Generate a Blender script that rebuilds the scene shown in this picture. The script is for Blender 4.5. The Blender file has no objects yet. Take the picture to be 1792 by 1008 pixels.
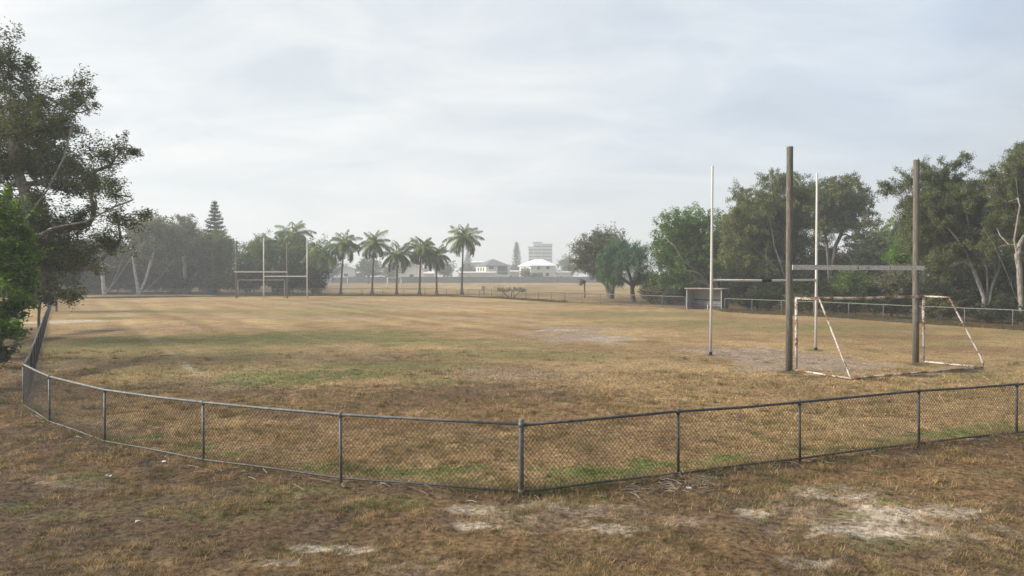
import bpy, math, random
import numpy as np

random.seed(7)
SC = bpy.context.scene
COL = SC.collection
F, HZ, CX, CAMZ = 1250.0, 481.0, 896.0, 3.2      # measured from the photograph: focal length, horizon row, centre, eye height


def G(px, py):                                    # a ground point, measured from the photograph
    d = F * CAMZ / (py - HZ)
    return ((px - CX) / F * d, d)


def AT(px, py, d):                                # the point at depth d
    return ((px - CX) / F * d, d, CAMZ - (py - HZ) / F * d)


# ------------------------------------------------------------------ helpers
def tag(o, label=None, cat=None, group=None, kind=None):
    if label: o['label'] = label
    if cat: o['category'] = cat
    if group: o['group'] = group
    if kind: o['kind'] = kind
    return o


def thing(name, label, cat, loc=(0, 0, 0), group=None):
    o = bpy.data.objects.new(name, None)
    o.empty_display_size = .3
    COL.objects.link(o)
    o.location = loc
    return tag(o, label, cat, group)


def origin(o):
    x, y, z = 0., 0., 0.
    while o is not None:
        x += o.location[0]; y += o.location[1]; z += o.location[2]
        o = o.parent
    return x, y, z


def link(name, me, mat, parent=None):
    if mat is not None: me.materials.append(mat)
    o = bpy.data.objects.new(name, me)
    COL.objects.link(o)
    if parent is not None: o.parent = parent
    return o


def mesh_np(name, V, Fc, mat, parent=None, cols=None, smooth=False):
    """One mesh object from numpy arrays: V (n,3) world points, Fc (m,k) faces, cols (n,3) albedo."""
    V = np.asarray(V, dtype=np.float32)
    if parent is not None: V = V - np.array(origin(parent), dtype=np.float32)
    Fc = np.asarray(Fc, dtype=np.int32)
    m, k = Fc.shape
    me = bpy.data.meshes.new(name)
    me.vertices.add(len(V)); me.vertices.foreach_set('co', V.ravel())
    me.loops.add(m * k); me.loops.foreach_set('vertex_index', Fc.ravel())
    me.polygons.add(m); me.polygons.foreach_set('loop_start', np.arange(0, m * k, k, dtype=np.int32))
    if smooth: me.polygons.foreach_set('use_smooth', np.ones(m, dtype=bool))
    if cols is not None:
        a = me.attributes.new('tint', 'FLOAT_COLOR', 'POINT')
        c = np.ones((len(V), 4), dtype=np.float32); c[:, :3] = cols
        a.data.foreach_set('color', c.ravel())
    me.update(calc_edges=True)
    return link(name, me, mat, parent)


class MB:
    def __init__(s): s.v = []; s.f = []

    def add(s, vs, fs):
        n = len(s.v); s.v += [tuple(p) for p in vs]; s.f += [tuple(i + n for i in q) for q in fs]

    def box(s, c, size, rz=0.0, bevel=0.0):
        hx, hy, hz = [q / 2 for q in size]
        ca, sa = math.cos(rz), math.sin(rz)
        vs = []
        for z in (-hz, hz):
            for x, y in ((-hx, -hy), (hx, -hy), (hx, hy), (-hx, hy)):
                vs.append((c[0] + x * ca - y * sa, c[1] + x * sa + y * ca, c[2] + z))
        s.add(vs, [(3, 2, 1, 0), (4, 5, 6, 7), (0, 1, 5, 4), (1, 2, 6, 5), (2, 3, 7, 6), (3, 0, 4, 7)])

    def tube(s, pts, rad, n=8, caps=True):
        pts = [np.array(p, float) for p in pts]
        if not hasattr(rad, '__len__'): rad = [rad] * len(pts)
        rings = []; ref = None
        for i, p in enumerate(pts):
            t = pts[min(i + 1, len(pts) - 1)] - pts[max(i - 1, 0)]
            t = t / (np.linalg.norm(t) + 1e-9)
            if ref is None:
                ref = np.array([0, 0, 1.]) if abs(t[2]) < .9 else np.array([1., 0, 0])
            u = ref - t * ref.dot(t); u /= np.linalg.norm(u) + 1e-9
            ref = u; w = np.cross(t, u)
            rings.append([p + rad[i] * (u * math.cos(a) + w * math.sin(a)) for a in [2 * math.pi * k / n for k in range(n)]])
        vs = [q for r in rings for q in r]; fs = []
        for i in range(len(pts) - 1):
            for k in range(n):
                a = i * n + k; b = i * n + (k + 1) % n
                fs.append((a, b, b + n, a + n))
        if caps:
            fs.append(tuple(range(n - 1, -1, -1))); fs.append(tuple((len(pts) - 1) * n + k for k in range(n)))
        s.add(vs, fs)

    def poly(s, pts): s.add(pts, [tuple(range(len(pts)))])

    def build(s, name, mat, parent=None, smooth=False):
        ox, oy, oz = origin(parent) if parent is not None else (0, 0, 0)
        me = bpy.data.meshes.new(name)
        me.from_pydata([(x - ox, y - oy, z - oz) for x, y, z in s.v], [], s.f)
        if smooth:
            me.polygons.foreach_set('use_smooth', [len(p.vertices) == 4 for p in me.polygons])
        me.update()
        return link(name, me, mat, parent)


def smooth01(a, b, x):
    t = np.clip((x - a) / (b - a), 0, 1)
    return t * t * (3 - 2 * t)


def vnoise(x, y, seed):
    xi = np.floor(x).astype(np.int64); yi = np.floor(y).astype(np.int64)
    fx = x - xi; fy = y - yi
    fx = fx * fx * (3 - 2 * fx); fy = fy * fy * (3 - 2 * fy)

    def h(a, b):
        n = (a * 374761393 + b * 668265263 + seed * 1442695041) & 0xffffffff
        n = ((n ^ (n >> 13)) * 1274126177) & 0xffffffff
        n = ((n ^ (n >> 16)) * 2246822519) & 0xffffffff
        return ((n ^ (n >> 15)) & 0xffff) / 65535.0
    return (h(xi, yi) * (1 - fx) + h(xi + 1, yi) * fx) * (1 - fy) + (h(xi, yi + 1) * (1 - fx) + h(xi + 1, yi + 1) * fx) * fy


def fbm(x, y, size, oc=4, seed=1, gain=.55):
    v = 0; a = 1; tot = 0
    ca, sa = math.cos(.6), math.sin(.6)
    x = x / size; y = y / size
    for i in range(oc):
        v = v + a * vnoise(x + 17.3 * i, y - 9.1 * i, seed + i); tot += a; a *= gain
        x, y = (x * ca - y * sa) * 2.03, (x * sa + y * ca) * 2.03
    return v / tot


# ------------------------------------------------------------------ materials
def new_mat(name):
    m = bpy.data.materials.new(name); m.use_nodes = True
    nt = m.node_tree
    return m, nt, nt.nodes, nt.links, nt.nodes['Principled BSDF']


def ramp(nodes, stops):
    r = nodes.new('ShaderNodeValToRGB')
    e = r.color_ramp.elements
    while len(e) < len(stops): e.new(.5)
    for el, (p, c) in zip(e, stops): el.position = p; el.color = (*c, 1)
    return r


def noise_mat(name, stops, scale=8, detail=6, rough=.8, stretch=(1, 1, 1), bump=.0, metallic=0.0, spec=.3, dist=.02):
    m, nt, N, L, b = new_mat(name)
    tc = N.new('ShaderNodeTexCoord'); mp = N.new('ShaderNodeMapping'); mp.inputs['Scale'].default_value = stretch
    nz = N.new('ShaderNodeTexNoise'); nz.inputs['Scale'].default_value = scale; nz.inputs['Detail'].default_value = detail
    nz.inputs['Roughness'].default_value = .62
    r = ramp(N, stops)
    L.new(tc.outputs['Object'], mp.inputs['Vector']); L.new(mp.outputs['Vector'], nz.inputs['Vector'])
    L.new(nz.outputs['Fac'], r.inputs['Fac']); L.new(r.outputs['Color'], b.inputs['Base Color'])
    b.inputs['Roughness'].default_value = rough; b.inputs['Metallic'].default_value = metallic
    b.inputs['Specular IOR Level'].default_value = spec
    if bump:
        bp = N.new('ShaderNodeBump'); bp.inputs['Strength'].default_value = bump; bp.inputs['Distance'].default_value = dist
        L.new(nz.outputs['Fac'], bp.inputs['Height']); L.new(bp.outputs['Normal'], b.inputs['Normal'])
    return m


def leaf_mat(name, trans=.3, rough=.6, spec=.12):
    m, nt, N, L, b = new_mat(name)
    at = N.new('ShaderNodeAttribute'); at.attribute_name = 'tint'
    L.new(at.outputs['Color'], b.inputs['Base Color'])
    b.inputs['Roughness'].default_value = rough; b.inputs['Specular IOR Level'].default_value = spec
    if trans:
        tr = N.new('ShaderNodeBsdfTranslucent'); mx = N.new('ShaderNodeMixShader'); mx.inputs[0].default_value = trans
        L.new(at.outputs['Color'], tr.inputs['Color'])
        L.new(b.outputs[0], mx.inputs[1]); L.new(tr.outputs[0], mx.inputs[2])
        L.new(mx.outputs[0], N['Material Output'].inputs['Surface'])
    return m


def ground_mat():
    m, nt, N, L, b = new_mat('ground')
    at = N.new('ShaderNodeAttribute'); at.attribute_name = 'tint'
    tc = N.new('ShaderNodeTexCoord')
    n1 = N.new('ShaderNodeTexNoise'); n1.inputs['Scale'].default_value = 11; n1.inputs['Detail'].default_value = 9; n1.inputs['Roughness'].default_value = .72
    n2 = N.new('ShaderNodeTexNoise'); n2.inputs['Scale'].default_value = 1.1; n2.inputs['Detail'].default_value = 8; n2.inputs['Roughness'].default_value = .68
    L.new(tc.outputs['Object'], n1.inputs['Vector']); L.new(tc.outputs['Object'], n2.inputs['Vector'])
    r1 = ramp(N, [(.36, (.34, .32, .30)), (.49, (.95, .95, .95)), (.64, (1.7, 1.66, 1.58))])
    r2 = ramp(N, [(.28, (.66, .66, .62)), (.5, (1., 1., 1.)), (.74, (1.3, 1.25, 1.18))])
    L.new(n1.outputs['Fac'], r1.inputs['Fac']); L.new(n2.outputs['Fac'], r2.inputs['Fac'])
    m1 = N.new('ShaderNodeMix'); m1.data_type = 'RGBA'; m1.blend_type = 'MULTIPLY'; m1.inputs[0].default_value = 1
    m2 = N.new('ShaderNodeMix'); m2.data_type = 'RGBA'; m2.blend_type = 'MULTIPLY'; m2.inputs[0].default_value = 1
    L.new(at.outputs['Color'], m1.inputs[6]); L.new(r1.outputs['Color'], m1.inputs[7])
    L.new(m1.outputs[2], m2.inputs[6]); L.new(r2.outputs['Color'], m2.inputs[7])
    L.new(m2.outputs[2], b.inputs['Base Color'])
    b.inputs['Roughness'].default_value = .95; b.inputs['Specular IOR Level'].default_value = .08
    bp = N.new('ShaderNodeBump'); bp.inputs['Strength'].default_value = .8; bp.inputs['Distance'].default_value = .05
    L.new(n1.outputs['Fac'], bp.inputs['Height']); L.new(bp.outputs['Normal'], b.inputs['Normal'])
    return m


def rust_mat(name, lo, hi, paint=((.50, .46, .40), (.66, .62, .55)), scale=9):
    """White paint flaking to rust where the noise is high."""
    m, nt, N, L, b = new_mat(name)
    tc = N.new('ShaderNodeTexCoord')
    n1 = N.new('ShaderNodeTexNoise'); n1.inputs['Scale'].default_value = scale; n1.inputs['Detail'].default_value = 7; n1.inputs['Roughness'].default_value = .7
    n2 = N.new('ShaderNodeTexNoise'); n2.inputs['Scale'].default_value = 2.2; n2.inputs['Detail'].default_value = 4
    n3 = N.new('ShaderNodeTexNoise'); n3.inputs['Scale'].default_value = 25; n3.inputs['Detail'].default_value = 4
    for n in (n1, n2, n3): L.new(tc.outputs['Object'], n.inputs['Vector'])
    ad = N.new('ShaderNodeMath'); ad.operation = 'ADD'; L.new(n1.outputs['Fac'], ad.inputs[0]); L.new(n2.outputs['Fac'], ad.inputs[1])
    rr = ramp(N, [(lo / 2, (0, 0, 0)), (hi / 2, (1, 1, 1))])
    dv = N.new('ShaderNodeMath'); dv.operation = 'MULTIPLY'; dv.inputs[1].default_value = .5
    L.new(ad.outputs[0], dv.inputs[0]); L.new(dv.outputs[0], rr.inputs['Fac'])
    pr = ramp(N, [(.35, paint[0]), (.65, paint[1])]); ru = ramp(N, [(.3, (.09, .042, .024)), (.55, (.20, .092, .045)), (.75, (.31, .165, .09))])
    L.new(n3.outputs['Fac'], pr.inputs['Fac']); L.new(n3.outputs['Fac'], ru.inputs['Fac'])
    mx = N.new('ShaderNodeMix'); mx.data_type = 'RGBA'
    L.new(rr.outputs['Color'], mx.inputs[0]); L.new(pr.outputs['Color'], mx.inputs[6]); L.new(ru.outputs['Color'], mx.inputs[7])
    L.new(mx.outputs[2], b.inputs['Base Color'])
    b.inputs['Roughness'].default_value = .7
    bp = N.new('ShaderNodeBump'); bp.inputs['Strength'].default_value = .3; bp.inputs['Distance'].default_value = .005
    L.new(n1.outputs['Fac'], bp.inputs['Height']); L.new(bp.outputs['Normal'], b.inputs['Normal'])
    return m


M = {}
M['ground'] = ground_mat()
M['leaf'] = leaf_mat('leaf')
M['grass'] = leaf_mat('grass_blade', .35, .8, .1)
M['wood'] = noise_mat('weathered_timber', [(.32, (.045, .04, .034)), (.46, (.135, .122, .098)), (.56, (.19, .175, .145)), (.7, (.30, .28, .24))], 5, 9, .9, (13, 13, .55), .9, dist=.03)
M['plank'] = rust_mat('flaking_plank', 1.17, 1.28, ((.36, .355, .34), (.78, .77, .74)), 9)
M['white'] = rust_mat('white_pole_paint', 1.22, 1.32, ((.55, .54, .51), (.66, .65, .62)), 7)
M['rusty'] = rust_mat('rusty_white_paint', 1.0, 1.08, scale=17)
M['veryrusty'] = rust_mat('rust_with_paint_flakes', .93, 1.03, scale=17)
M['farwhite'] = noise_mat('old_white_paint', [(.3, (.62, .60, .57)), (.7, (.8, .79, .76))], 3)
M['oldpaint'] = noise_mat('brownish_old_paint', [(.3, (.2, .16, .12)), (.7, (.42, .37, .3))], 3)
M['black'] = noise_mat('black_sleeve', [(.3, (.012, .012, .013)), (.7, (.03, .03, .03))], 20)
M['galv'] = noise_mat('galvanised_pipe', [(.3, (.08, .083, .083)), (.5, (.15, .152, .148)), (.72, (.25, .245, .235))], 14, 7, .6, (1, 1, 1), .15, .2, .4, .004)
M['galvdark'] = noise_mat('dark_pipe', [(.3, (.05, .05, .05)), (.55, (.11, .107, .10)), (.8, (.19, .175, .16))], 14, 7, .6, (1, 1, 1), .15, .4, .4, .004)
M['wire'] = noise_mat('fence_wire', [(.3, (.03, .03, .03)), (.7, (.075, .07, .066))], 30, 3, .6, metallic=.4)
M['bark'] = noise_mat('pale_bark', [(.3, (.085, .07, .058)), (.48, (.225, .195, .168)), (.7, (.40, .36, .32))], 3.2, 8, .9, (2.2, 2.2, .7), .7)
M['whitebark'] = noise_mat('white_bark', [(.3, (.22, .2, .18)), (.48, (.45, .42, .39)), (.7, (.66, .63, .59))], 3, 6, .9, (2, 2, .7), .5)
M['greybark'] = noise_mat('grey_bark', [(.3, (.06, .05, .042)), (.5, (.15, .13, .11)), (.72, (.27, .24, .21))], 4, 8, .9, (2.5, 2.5, .6), .7)
M['palmbark'] = noise_mat('palm_trunk', [(.3, (.085, .075, .065)), (.55, (.18, .16, .145)), (.75, (.27, .245, .22))], 4, 6, .9, (.7, .7, 4), .6)
M['cream'] = noise_mat('cream_wall', [(.3, (.62, .59, .53)), (.7, (.72, .69, .62))], .6, 5, .8)
M['whitewall'] = noise_mat('white_wall', [(.3, (.60, .60, .57)), (.7, (.70, .70, .67))], .6, 5, .8)
M['roofgrey'] = noise_mat('grey_roof', [(.3, (.12, .12, .135)), (.7, (.18, .18, .195))], 1.2, 5, .6)
M['roofwhite'] = noise_mat('white_roof', [(.3, (.74, .76, .78)), (.7, (.84, .85, .86))], .8, 5, .4)
M['roofred'] = noise_mat('terracotta_roof', [(.3, (.40, .20, .13)), (.7, (.55, .32, .22))], 1.2, 5, .7)
M['glass'] = noise_mat('dark_window', [(.3, (.03, .035, .04)), (.7, (.06, .07, .08))], .7, 3, .15, spec=.5)
M['fencegrey'] = noise_mat('grey_sheet_fence', [(.3, (.11, .115, .115)), (.7, (.19, .195, .19))], .25, 6, .7, (3, 3, .5))
M['tower'] = noise_mat('tower_concrete', [(.3, (.42, .42, .42)), (.7, (.54, .54, .53))], .1, 5, .8)
M['sheet'] = noise_mat('light_sheet_metal', [(.3, (.28, .29, .29)), (.55, (.40, .41, .41)), (.75, (.5, .5, .49))], 1.5, 7, .6, (1, 1, .5), .1)
M['darksheet'] = noise_mat('dark_blue_sheet', [(.3, (.05, .06, .068)), (.7, (.10, .112, .122))], 1.5, 6, .6)
M['paper'] = noise_mat('white_paper', [(.3, (.6, .6, .58)), (.7, (.78, .78, .76))], 9)
M['twig'] = noise_mat('dry_twig', [(.3, (.2, .16, .12)), (.7, (.42, .36, .29))], 9)

# ------------------------------------------------------------------ fence lines (world, metres)
NEARL = [G(912, 868), G(597, 843), G(356, 810), G(183, 777), G(87, 742), G(42, 713)]
NEARR = [G(912, 868), G(1187, 835), G(1400, 808), G(1608, 781), G(1779, 762), (12.9, 15.05), (15.6, 15.9), (18.3, 16.8)]
LEFT = [NEARL[-1], (-12.75, 18.85)]
_a, _b = np.array([-12.75, 18.85]), np.array([-61., 95.])
_n = int(np.linalg.norm(_b - _a) / 2.85)
LEFT += [tuple(_a + (_b - _a) * i / _n) for i in range(1, _n + 1)]


def subdiv(pts, step):
    out = [pts[0]]
    for a, b in zip(pts[:-1], pts[1:]):
        n = max(1, round(math.dist(a, b) / step))
        out += [(a[0] + (b[0] - a[0]) * i / n, a[1] + (b[1] - a[1]) * i / n) for i in range(1, n + 1)]
    return out


FARL = subdiv([(-61., 95.), (-45.4, 104.), (-29., 108.)], 3.0)
FARM = subdiv([(-29., 108.), (-9.8, 106.5), (-2.8, 98.), (1.75, 90.), (6.1, 82.5)], 3.0)
FARR = subdiv([(6.1, 82.5), (11.3, 75.), (16.25, 66.75)], 3.0)
RIGHT = subdiv([(18.55, 62.2), (24.6, 52.2), (29.3, 41.8), (34.0, 31.0)], 3.0)

# ------------------------------------------------------------------ ground
TAN = np.array([.35, .246, .125]); THATCH = np.array([.195, .125, .066]); SOIL = np.array([.102, .073, .051])
OLIVE = np.array([.165, .160, .062]); GREEN = np.array([.135, .165, .05]); SAND = np.array([.54, .475, .38]); PINK = np.array([.30, .232, .175])
KINDS = {'tan': TAN, 'thatch': THATCH, 'soil': SOIL, 'olive': OLIVE, 'green': GREEN, 'sand': SAND, 'pink': PINK}
PATCH = [  # px, py, half-widths in px, kind, strength: bare and green patches, with contact shade painted in at the goals
    (700, 700, 380, 34, 'thatch', .95), (660, 715, 120, 14, 'soil', .6), (960, 700, 140, 12, 'soil', .5), (1050, 740, 120, 12, 'soil', .4), (480, 725, 120, 10, 'soil', .45), (760, 745, 160, 9, 'soil', .5), (880, 770, 160, 14, 'soil', .4), (1200, 770, 120, 14, 'thatch', .5), (1150, 655, 120, 9, 'thatch', .5), (820, 690, 200, 24, 'soil', .55), (950, 720, 260, 25, 'thatch', .7), (880, 655, 150, 12, 'pink', .5),
    (820, 740, 420, 22, 'thatch', .8), (560, 790, 300, 45, 'thatch', .55), (1000, 780, 260, 40, 'thatch', .6),
    (250, 630, 150, 14, 'thatch', .5), (420, 690, 120, 14, 'soil', .5), (340, 670, 130, 14, 'pink', .35),
    (150, 600, 90, 18, 'olive', .7), (260, 595, 130, 12, 'olive', .6), (400, 588, 150, 11, 'green', .4), (560, 588, 220, 15, 'olive', .8),
    (500, 660, 130, 13, 'green', .7), (620, 655, 120, 10, 'olive', .9), (700, 640, 160, 8, 'olive', .7), (760, 665, 80, 8, 'green', .4),
    (300, 545, 160, 4, 'olive', .6), (200, 557, 60, 2.5, 'olive', .8), (900, 620, 200, 10, 'olive', .6), (850, 600, 150, 8, 'olive', .4),
    (1100, 550, 180, 5, 'olive', .6), (1230, 565, 160, 5, 'olive', .6), (1500, 575, 200, 5, 'olive', .6), (1700, 655, 100, 12, 'olive', .5),
    (1000, 575, 80, 5, 'pink', .8), (1010, 592, 90, 8, 'pink', .95), (930, 585, 60, 7, 'pink', .7), (700, 535, 200, 3, 'pink', .4), (860, 560, 120, 4, 'pink', .35), (1080, 594, 60, 4, 'sand', .25), (960, 578, 40, 2, 'sand', .3),
    (1300, 618, 120, 12, 'pink', .95), (1400, 632, 120, 12, 'pink', .9), (1230, 612, 60, 5, 'pink', .8), (1480, 640, 90, 8, 'pink', .7),
    (120, 563, 50, 3, 'sand', .7), (100, 640, 60, 20, 'pink', .3),
    (1560, 590, 160, 6, 'thatch', .7), (1700, 610, 120, 6, 'thatch', .6), (740, 550, 200, 4, 'thatch', .5), (640, 530, 180, 2.5, 'pink', .4), (500, 555, 180, 3, 'pink', .4), (300, 575, 200, 4, 'pink', .4),
    (1000, 530, 200, 2, 'olive', .5),
    (1381, 652, 20, 4, 'soil', .9), (1602, 637, 18, 3.5, 'soil', .9), (1430, 659, 40, 3, 'soil', .7), (1530, 664, 45, 3, 'soil', .9), (1610, 657, 50, 3, 'soil', .9), (1680, 650, 40, 3, 'soil', .9), (1244, 621, 12, 2.5, 'soil', .8), (1428, 613, 12, 2.5, 'olive', .9),  # worn soil plus contact shade painted into the ground at posts and back bar
    # inside the near fence: a green fringe
    (700, 825, 130, 9, 'green', .85), (560, 815, 40, 7, 'green', .6), (330, 782, 40, 7, 'green', .9), (260, 765, 30, 6, 'green', .7), (400, 795, 50, 6, 'green', .5), (800, 840, 90, 8, 'green', .7),
    (1050, 828, 90, 12, 'green', .9), (1140, 815, 60, 12, 'green', .9), (1000, 842, 60, 8, 'green', .5), (1280, 803, 40, 7, 'green', .9), (1240, 810, 40, 5, 'green', .7), (1420, 788, 60, 6, 'green', .6),
    (1640, 762, 90, 7, 'green', .9), (1740, 750, 60, 7, 'green', .8), (1560, 772, 60, 5, 'green', .7),
    # outside
    (850, 890, 46, 8, 'sand', .6), (835, 922, 34, 8, 'sand', .7), (930, 884, 44, 7, 'sand', .35), (1010, 888, 44, 7, 'sand', .4), (920, 905, 120, 20, 'pink', .4), (1090, 925, 60, 10, 'sand', .45), (1060, 895, 90, 14, 'pink', .6),
    (1470, 872, 65, 12, 'sand', 1.), (1440, 860, 70, 8, 'sand', .8), (1590, 905, 110, 16, 'sand', 1.), (1530, 938, 90, 14, 'sand', 1.), (1680, 895, 60, 12, 'sand', .8), (1330, 900, 60, 9, 'sand', .8), (1440, 985, 50, 9, 'sand', .6), (1610, 935, 90, 14, 'sand', .55), (1180, 915, 60, 9, 'pink', .6),
    (1520, 905, 230, 55, 'pink', .55), (560, 958, 45, 8, 'sand', .85), (610, 965, 40, 6, 'sand', .7), (490, 985, 40, 8, 'sand', .5), (80, 838, 70, 10, 'pink', .7), (160, 850, 60, 10, 'pink', .5), (200, 950, 160, 26, 'pink', .25), (700, 990, 90, 14, 'pink', .4),
    (500, 855, 120, 12, 'olive', .7), (430, 890, 130, 20, 'olive', .6), (150, 840, 60, 8, 'green', .4), (40, 885, 50, 10, 'green', .5), (100, 900, 90, 12, 'olive', .6), (660, 880, 80, 14, 'olive', .7), (1020, 870, 60, 9, 'olive', .5), (1350, 855, 90, 9, 'olive', .6), (1550, 960, 90, 16, 'olive', .5), (1720, 835, 90, 14, 'olive', .5), (280, 880, 120, 18, 'olive', .3), (1560, 885, 40, 8, 'olive', .9), (1480, 905, 50, 8, 'olive', .6),
    (300, 900, 360, 80, 'soil', .45), (120, 960, 240, 50, 'soil', .55), (60, 800, 120, 60, 'soil', .55), (1650, 850, 200, 40, 'thatch', .7), (1600, 990, 260, 30, 'soil', .4), (1300, 850, 120, 20, 'thatch', .4),
    (20, 680, 40, 90, 'soil', .9), (30, 600, 40, 40, 'soil', .8),
]


def near_fence_y(x):
    pts = list(reversed(LEFT[1:12])) + list(reversed(NEARL)) + NEARR[1:]
    xs = np.array([p[0] for p in pts]); ys = np.array([p[1] for p in pts])
    return np.interp(x, xs, ys)


def ground_cols(x, y):
    """Albedo of the soil and thatch at world points."""
    d = np.maximum(y, 4)
    n0 = fbm(x, y, 14, 4, 11); n1 = fbm(x, y, 4, 5, 21); n2 = fbm(x, y, 1.1, 4, 31); n3 = fbm(x, y, .32, 4, 41)
    outside = smooth01(.35, -.35, y - near_fence_y(x) + (n3 - .5) * .7)
    outside = np.where(y > 60, 0, outside)
    t = smooth01(.36, .62, .55 * n1 + .25 * n2 + .2 * n0)
    c = TAN[None] * (1 - t[:, None]) * 1.02 + (0.45 * TAN + .55 * THATCH)[None] * t[:, None]
    g = smooth01(.52, .70, .6 * n0 + .4 * n2)
    c = c * (1 - .5 * g[:, None]) + OLIVE[None] * .5 * g[:, None] * 1.2
    # outside the fence: a darker mix with more of the soil colour
    to = smooth01(.38, .62, .5 * n2 + .5 * n3)
    co = (THATCH * .95)[None] * (1 - to[:, None]) + (SOIL * 1.15)[None] * to[:, None]
    tt = smooth01(.5, .68, .6 * n1 + .4 * n3)
    co = co * (1 - .6 * tt[:, None]) + (TAN * .85)[None] * .6 * tt[:, None]
    co = co * .93
    c = c * (1 - outside[:, None]) + co * outside[:, None]
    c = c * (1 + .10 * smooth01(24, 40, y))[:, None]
    # faint stripes and old marking lines run parallel to the left fence
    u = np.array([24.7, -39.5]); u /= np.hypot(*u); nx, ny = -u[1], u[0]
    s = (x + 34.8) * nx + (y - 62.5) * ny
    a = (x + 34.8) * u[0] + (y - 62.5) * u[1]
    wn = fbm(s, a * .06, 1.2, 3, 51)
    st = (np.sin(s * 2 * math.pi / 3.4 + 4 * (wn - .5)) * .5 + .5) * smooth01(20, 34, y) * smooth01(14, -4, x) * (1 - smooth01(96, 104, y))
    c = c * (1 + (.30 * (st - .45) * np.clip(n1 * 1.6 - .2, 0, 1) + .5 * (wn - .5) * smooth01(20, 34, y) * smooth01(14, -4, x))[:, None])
    nz = .5 * n1 + .5 * n2
    nz2 = .25 * n2 + .45 * n3 + .30 * fbm(x, y, .13, 3, 45)
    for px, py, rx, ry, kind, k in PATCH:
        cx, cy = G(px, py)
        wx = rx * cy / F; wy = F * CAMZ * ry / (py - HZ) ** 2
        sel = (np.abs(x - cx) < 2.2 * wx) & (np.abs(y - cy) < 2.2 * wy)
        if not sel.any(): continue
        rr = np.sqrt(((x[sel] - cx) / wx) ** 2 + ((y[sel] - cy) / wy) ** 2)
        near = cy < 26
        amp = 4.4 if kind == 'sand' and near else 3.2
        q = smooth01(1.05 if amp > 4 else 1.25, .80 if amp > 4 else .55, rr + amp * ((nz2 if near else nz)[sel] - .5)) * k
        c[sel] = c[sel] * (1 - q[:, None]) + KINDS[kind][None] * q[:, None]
    for off, wd, amp in ((0, .10, .42), (6.9, .08, .2), (13.5, .08, .16)):
        ln = smooth01(wd * 2, wd, np.abs(s - off)) * smooth01(-4, 2, a) * smooth01(49, 45, a) * (.25 + .75 * smooth01(.36, .56, fbm(a, s, 3.0, 3, 61))) * amp
        c = c * (1 - ln[:, None]) + np.array([.46, .42, .34])[None] * ln[:, None]
    # dark strip along the camera side of the near fence
    fs = np.exp(-((y - near_fence_y(x) + .12) / .22) ** 2) * smooth01(30, 22, y) * np.clip(.35 + 1.0 * n3, 0, 1) * .75
    c = c * (1 - fs[:, None]) + (SOIL * .9)[None] * fs[:, None]
    bk = smooth01(1.5, 5, x - np.interp(y, [30, 41.8, 52.2, 62.2, 66.7, 75, 82.5], [34.5, 29.3, 24.6, 18.55, 16.3, 11.3, 8.0])) * smooth01(100, 84, y) * smooth01(26, 32, y)
    bk = np.maximum(bk, smooth01(-28, -34, x) * smooth01(106.5, 109, y + .25 * (x + 29)) * smooth01(-.23, -.27, x / np.maximum(y, 1)) * smooth01(420, 380, y)) * .85
    bk = np.maximum(bk, np.exp(-((y - np.interp(x, [-29, -9.8, -2.8], [110.5, 109.5, 101])) / 2.2) ** 2) * smooth01(-33, -29, x) * smooth01(2, -4, x) * .6)
    c = c * (1 - bk[:, None]) + (SOIL * .9)[None] * bk[:, None]
    return np.clip(c, .01, .8)


def ground_h(x, y):
    n = fbm(x, y, .55, 4, 71) - .5
    k = np.clip(1 - (y - 8) / 60, .15, 1)
    return n * .13 * k + (fbm(x, y, 5, 3, 81) - .5) * .10 * np.clip((y + 60) / 70, 0, 1) * (np.abs(x) < 90) * (y < 100)


ys = [-40., -20., -8., 0., 3., 5.]
while ys[-1] < 150: ys.append(ys[-1] + max(.04, .0058 * ys[-1]))
while ys[-1] < 1150: ys.append(ys[-1] * 1.18)
ys = np.array(ys)
xp = [0.]
while xp[-1] < 1150: xp.append(xp[-1] + (.06 if xp[-1] < 11 else max(.06, .028 * (xp[-1] - 9)) if xp[-1] < 80 else xp[-1] * .2))
xs = np.array([-v for v in reversed(xp[1:])] + xp)
GX, GY = np.meshgrid(xs, ys)
gx, gy = GX.ravel(), GY.ravel()
gz = ground_h(gx, gy)
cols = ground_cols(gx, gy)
nr, nc = GX.shape
idx = np.arange(nr * nc).reshape(nr, nc)
quads = np.stack([idx[:-1, :-1], idx[:-1, 1:], idx[1:, 1:], idx[1:, :-1]], -1).reshape(-1, 4)
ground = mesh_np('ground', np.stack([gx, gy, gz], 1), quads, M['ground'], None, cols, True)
tag(ground, 'dry patchy sports field of tan grass and bare soil', None, None, 'structure')

# ------------------------------------------------------------------ grass blades (near ground only)
rng = np.random.default_rng(5)


def blades(px, py, length, width, lean, col, name, label):
    n = len(px)
    az = rng.uniform(0, 2 * math.pi, n); face = rng.uniform(0, 2 * math.pi, n)
    bz = ground_h(px, py) - .006
    hx = np.cos(face) * width * .5; hy = np.sin(face) * width * .5
    lx = np.cos(az) * length * np.sin(lean); ly = np.sin(az) * length * np.sin(lean); lz = length * np.cos(lean)
    V = np.empty((n, 3, 3), dtype=np.float32)
    V[:, 0] = np.stack([px - hx, py - hy, bz], 1); V[:, 1] = np.stack([px + hx, py + hy, bz], 1)
    V[:, 2] = np.stack([px + lx, py + ly, bz + lz], 1)
    Fc = np.arange(n * 3).reshape(n, 3)
    o = mesh_np(name, V.reshape(-1, 3), Fc, M['grass'], None, np.repeat(col, 3, axis=0))
    return tag(o, label, 'grass', None, 'stuff')


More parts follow.
